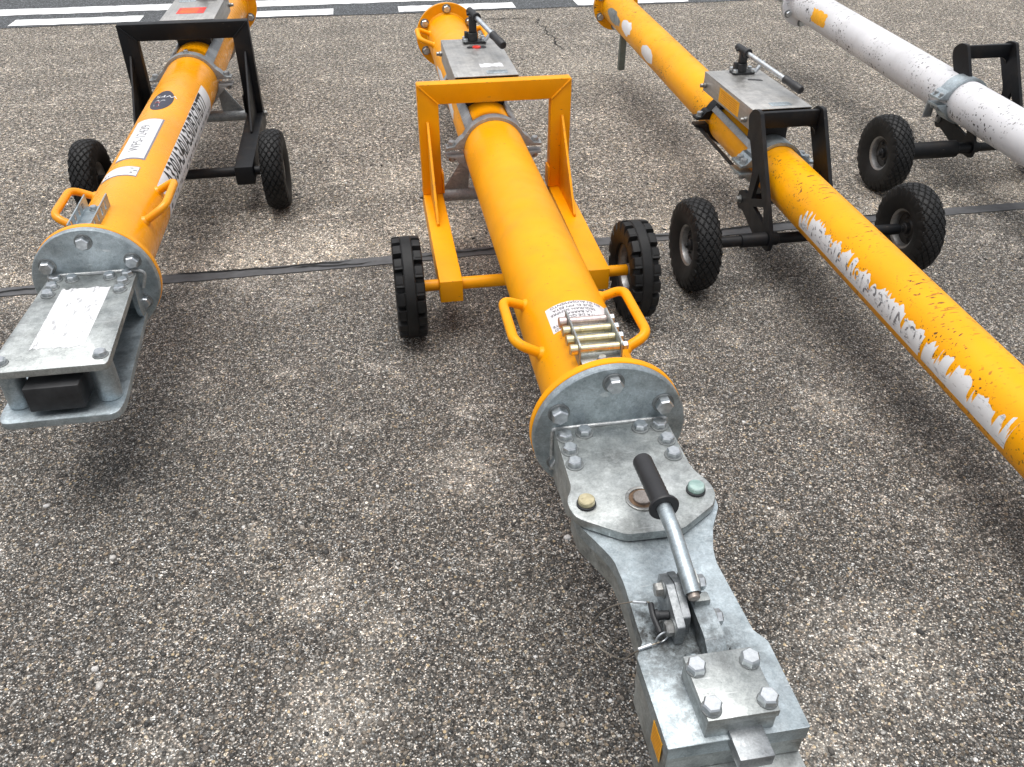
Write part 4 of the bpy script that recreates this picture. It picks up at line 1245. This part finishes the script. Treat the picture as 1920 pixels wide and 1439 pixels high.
# ------------------------------------------------------------------ 3, 4 · right-hand bars on plate frames
def carriage_plate(root, xo, mat, ax, wx, gmat):
    """wheel frame cut from plate: two pierced side plates, top beam, axle with sleeves"""
    G = 0.142
    T = 0.016
    outer = [(0.245, 0.622), (0.300, 0.622), (0.345, 0.580), (0.330, 0.540), (0.225, 0.395), (0.232, 0.275), (0.275, 0.285), (0.318, 0.262), (0.325, 0.215), (0.300, 0.190), (0.262, 0.200), (0.090, 0.140), (-0.030, 0.140), (-0.040, 0.200)]
    rad = [0.012, 0.03, 0.03, 0.05, 0.03, 0.02, 0.02, 0.02, 0.015, 0.01, 0.01, 0.02, 0.015, 0.02]
    h1 = rounded([(0.165, 0.400), (0.192, 0.278), (0.095, 0.315)], 0.008)
    h2 = rounded([(0.165, 0.255), (0.070, 0.292), (0.045, 0.228)], 0.008)
    for s in (-1, 1):
        x0 = -G if s < 0 else G - T
        b = B().plate(rounded(outer, rad), T, upx(x0 + xo), holes=[h1, h2], bev=0.0015)
        b.done("side_plate", mat, root)
    B().box(-G + T + 0.0005 + xo, G - T - 0.0005 + xo, 0.262, 0.285, 0.548, 0.612, 0.003).done("crossbeam", mat, root)
    # curved corner webs
    for s in (-1, 1):
        c = [(s * (G - T - 0.0008) + xo, 0.5475), (s * (G - T - 0.0008) + xo, 0.505)] + [(s * (G - T - 0.04 + 0.0395 * math.cos(R(a))) + xo, 0.5075 + 0.0395 * math.sin(R(a))) for a in range(0, 91, 15)]
        B().plate(c[::s], 0.020, upy(0.264), bev=0.001).done("corner_web", mat, root)
    B().cyl((-G + T + 0.001 + xo, 0.285, 0.232), (G - T - 0.001 + xo, 0.285, 0.232), 0.026, 24).done("pivot_tube", mat, root)
    for s in (-1, 1):
        put_bolt('dull', root, (s * (G + 0.001) + xo, 0.292, 0.235), (s, 0, 0), name="pivot_nut")
        b = B().plate([(s * 0.110, 0.255), (s * 0.060, 0.255), (s * 0.060, ax.z(0.29) - ax.r * 0.75), (s * 0.100, ax.z(0.29) - ax.r * 0.25)][::s], 0.010, upy(0.280))
        b.done("hanger", gmat, root)
    b = B().cyl((-wx + 0.055, 0, RT), (wx - 0.035, 0, RT), 0.022)
    for s in (-1, 1):
        b.cyl((s * (G + 0.001) + xo, 0, RT), (s * (G + 0.110) + xo, 0, RT), 0.028).cyl((s * (G - T - 0.001) + xo, 0, RT), (s * (G - T - 0.03) + xo, 0, RT), 0.027)
    b.done("axle", mat, root)

def right_bar():
    root = bar_root((1.66, 2.876, 0), "scuffed yellow tow bar with black plate frame and torn white lettered sticker")
    ax = Axis(0.345, 0.042, 0.0995)
    mt = M['yellow_worn']
    y0, y1 = -1.66, 2.94
    tube_and_flanges(root, ax, y0, y1, mt, 0.150)
    z = ax.z(y0)
    hf = B().lathe([(0, 0), (0.147, 0), (0.149, 0.003), (0.149, 0.018), (0, 0.018)], (0, y0 - 0.020, z), (0, 1, 0), 64).done("head_flange", M['galv'], root)
    ring_bolts(hf, ax, y0 - 0.0205, 0.122, 'flange', (0, -1, 0))
    B().plate(rounded([(-0.10, y0 - 0.021), (0.10, y0 - 0.021), (0.075, y0 - 0.32), (-0.075, y0 - 0.32)], [0, 0, 0.03, 0.03]), 0.05, flat(z - 0.02), bev=0.002).done("head_fork", M['galv'], root)
    carriage_plate(root, 0.0, M['black'], ax, 0.46 + 0.016, M['clamp'])
    wheel(root, -0.444, False, 0.1); wheel(root, 0.486, False, 0.75)
    cl = clamp(root, ax, 0.345, 0.105, M['galv'], 0.165, 2)
    clamp(root, ax, 0.875, 0.060, M['black'], 0.165, 1)
    side_strips(root, ax, 0.380, 0.845, M['clamp'], (-52, 52), 0.030)
    for s in (-1, 1):
        b = B()
        P = []
        for dz in (-0.030, -0.022):
            for (yy, sx) in ((0.36, s * 0.136), (0.90, s * 0.136), (0.90, s * 0.152), (0.36, s * 0.152)):
                P.append((sx, yy, ax.z(yy) + dz))
        b.hull(P, 0.001).done("side_rail", M['black'], root)
    # black angle strap over the rear clamp
    hs = pump_housing(root, 0.335, 0.905, -0.132, 0.128, 0.518, 0.602, M['inox'], ax, plate_at=(0.01, 0.055))
    sl = B().box(-0.1328, -0.1322, 0.47, 0.70, 0.528, 0.588, 0).done("side_label", M['orange'], hs)
    V, F = [], []
    for k in range(6):
        c = len(V); zz = 0.534 + k * 0.0088
        V += [(-0.1332, 0.49, zz), (-0.1332, 0.68, zz), (-0.1332, 0.68, zz + 0.002), (-0.1332, 0.49, zz + 0.002)]; F.append((c, c + 1, c + 2, c + 3))
    me = bpy.data.meshes.new("label_print"); me.from_pydata(V, [], F); mesh_obj("label_print", me, sl, M['orange_print'])
    B().plate(rounded([(0.01, 0.735), (0.075, 0.715), (0.07, 0.735), (0.015, 0.752)], 0.006), 0.0006, flat(0.6023), bev=0.0001).done("valve_slot", M['print'], hs)
    pump(root, (0.025, 0.845, 0.602), (0.012, 0.862, 0.705), (0.093, 0.555, 0.655), (0.118, 0.445, 0.634), 0.0105)
    # torn sticker low on the near side, its print scraped
    rr = random.Random(31)
    ny = 150
    edge = []
    for i in range(ny + 1):
        yy = -0.150 - 1.27 * i / ny
        edge.append(-60 + 4 * math.sin(yy * 21) + 3 * math.sin(yy * 57) + rr.uniform(-9, 4) - (22 if rr.random() < 0.15 else 0))
    edge[0] = -82; edge[1] = -76
    V, F = [], []
    nt = 7
    for i in range(ny + 1):
        yy = -0.150 - 1.27 * i / ny
        for j in range(nt + 1):
            V.append(ax.at(yy, -107 + (max(edge[i], -98) + 107) * j / nt, ax.r + 0.0007))
    for i in range(ny):
        if 0.995 < 0.150 + 1.27 * i / ny < 1.008: continue
        for j in range(nt):
            a = i * (nt + 1) + j; F.append((a, a + 1, a + nt + 2, a + nt + 1))
    me = bpy.data.meshes.new("torn_sticker"); me.from_pydata(V, [], F)
    for p in me.polygons: p.use_smooth = True
    lab = mesh_obj("torn_sticker", me, root, M['torn'])
    k = ax.r * math.pi / 180
    fn = lambda u, v: ax.at(-0.66 - u, -85 + v / k, ax.r + 0.0013)
    fn = lambda u, v: ax.at(-0.66 - u + 0.45 * v, -85 + v / k, ax.r + 0.0013)
    text_obj("lettering", [("A318/A319/A320/A321", 0.070, -0.03, 0.0, 1.15)], fn, M['torn_print'], lab)
    # bare patches toward the far end
    ax.blob("scraped_label", 2.62, -84, 0.14, 22, 0.0006, M['galv_dull'], root, 0.18, 18, 5)
    ax.blob("scraped_label", 2.33, -74, 0.09, 24, 0.0006, M['label'], root, 0.25, 16, 6)
    ax.blob("scraped_label", 1.88, -88, 0.115, 24, 0.0006, M['label'], root, 0.08, 22, 7)
    # prop leg near the far end
    yl = 2.62
    B().box(-0.045, -0.005, yl - 0.02, yl + 0.02, 0.14, ax.z(yl) - ax.r + 0.006, 0.003).done("prop_leg", M['olive'], root)
right_bar()

def white_bar():
    root = bar_root((2.955, 3.69, 0), "scratched white tow bar with a square orange sticker near its far end")
    ax = Axis(0.37, 0.046, 0.102)
    mt = M['white_worn']
    y0, y1 = -1.7, 2.03
    tube_and_flanges(root, ax, y0, y1, mt, 0.150)
    z = ax.z(y0)
    hf = B().lathe([(0, 0), (0.147, 0), (0.149, 0.003), (0.149, 0.018), (0, 0.018)], (0, y0 - 0.020, z), (0, 1, 0), 64).done("head_flange", M['galv'], root)
    ring_bolts(hf, ax, y0 - 0.0205, 0.122, 'flange', (0, -1, 0))
    B().plate(rounded([(-0.10, y0 - 0.021), (0.10, y0 - 0.021), (0.075, y0 - 0.32), (-0.075, y0 - 0.32)], [0, 0, 0.03, 0.03]), 0.05, flat(z - 0.02), bev=0.002).done("head_fork", M['galv'], root)
    carriage_plate(root, 0.14, M['black'], ax, 0.46, M['clamp'])
    B().cyl((-0.395, 0, RT), (-0.08, 0, RT), 0.042, 28).done("axle_sleeve", M['black'], root)
    wheel(root, -0.46, False, 0.55); wheel(root, 0.46, False, 1.1)
    clamp(root, ax, 0.170, 0.085, M['galv'], 0.155, 2)
    rr = random.Random(6)
    ny, nt = 10, 8
    V, F = [], []
    for i in range(ny + 1):
        for j in range(nt + 1):
            yy = 1.505 + 0.185 * i / ny; t = -103 + 46 * j / nt
            if i in (0, ny): yy += rr.uniform(-1, 1) * 0.010
            if j in (0, nt): t += rr.uniform(-1, 1) * 4
            V.append(ax.at(yy, t, ax.r + 0.0008))
    for i in range(ny):
        for j in range(nt):
            a = i * (nt + 1) + j; F.append((a, a + 1, a + nt + 2, a + nt + 1))
    me = bpy.data.meshes.new("orange_sticker"); me.from_pydata(V, [], F)
    mesh_obj("orange_sticker", me, root, M['orange'])
white_bar()
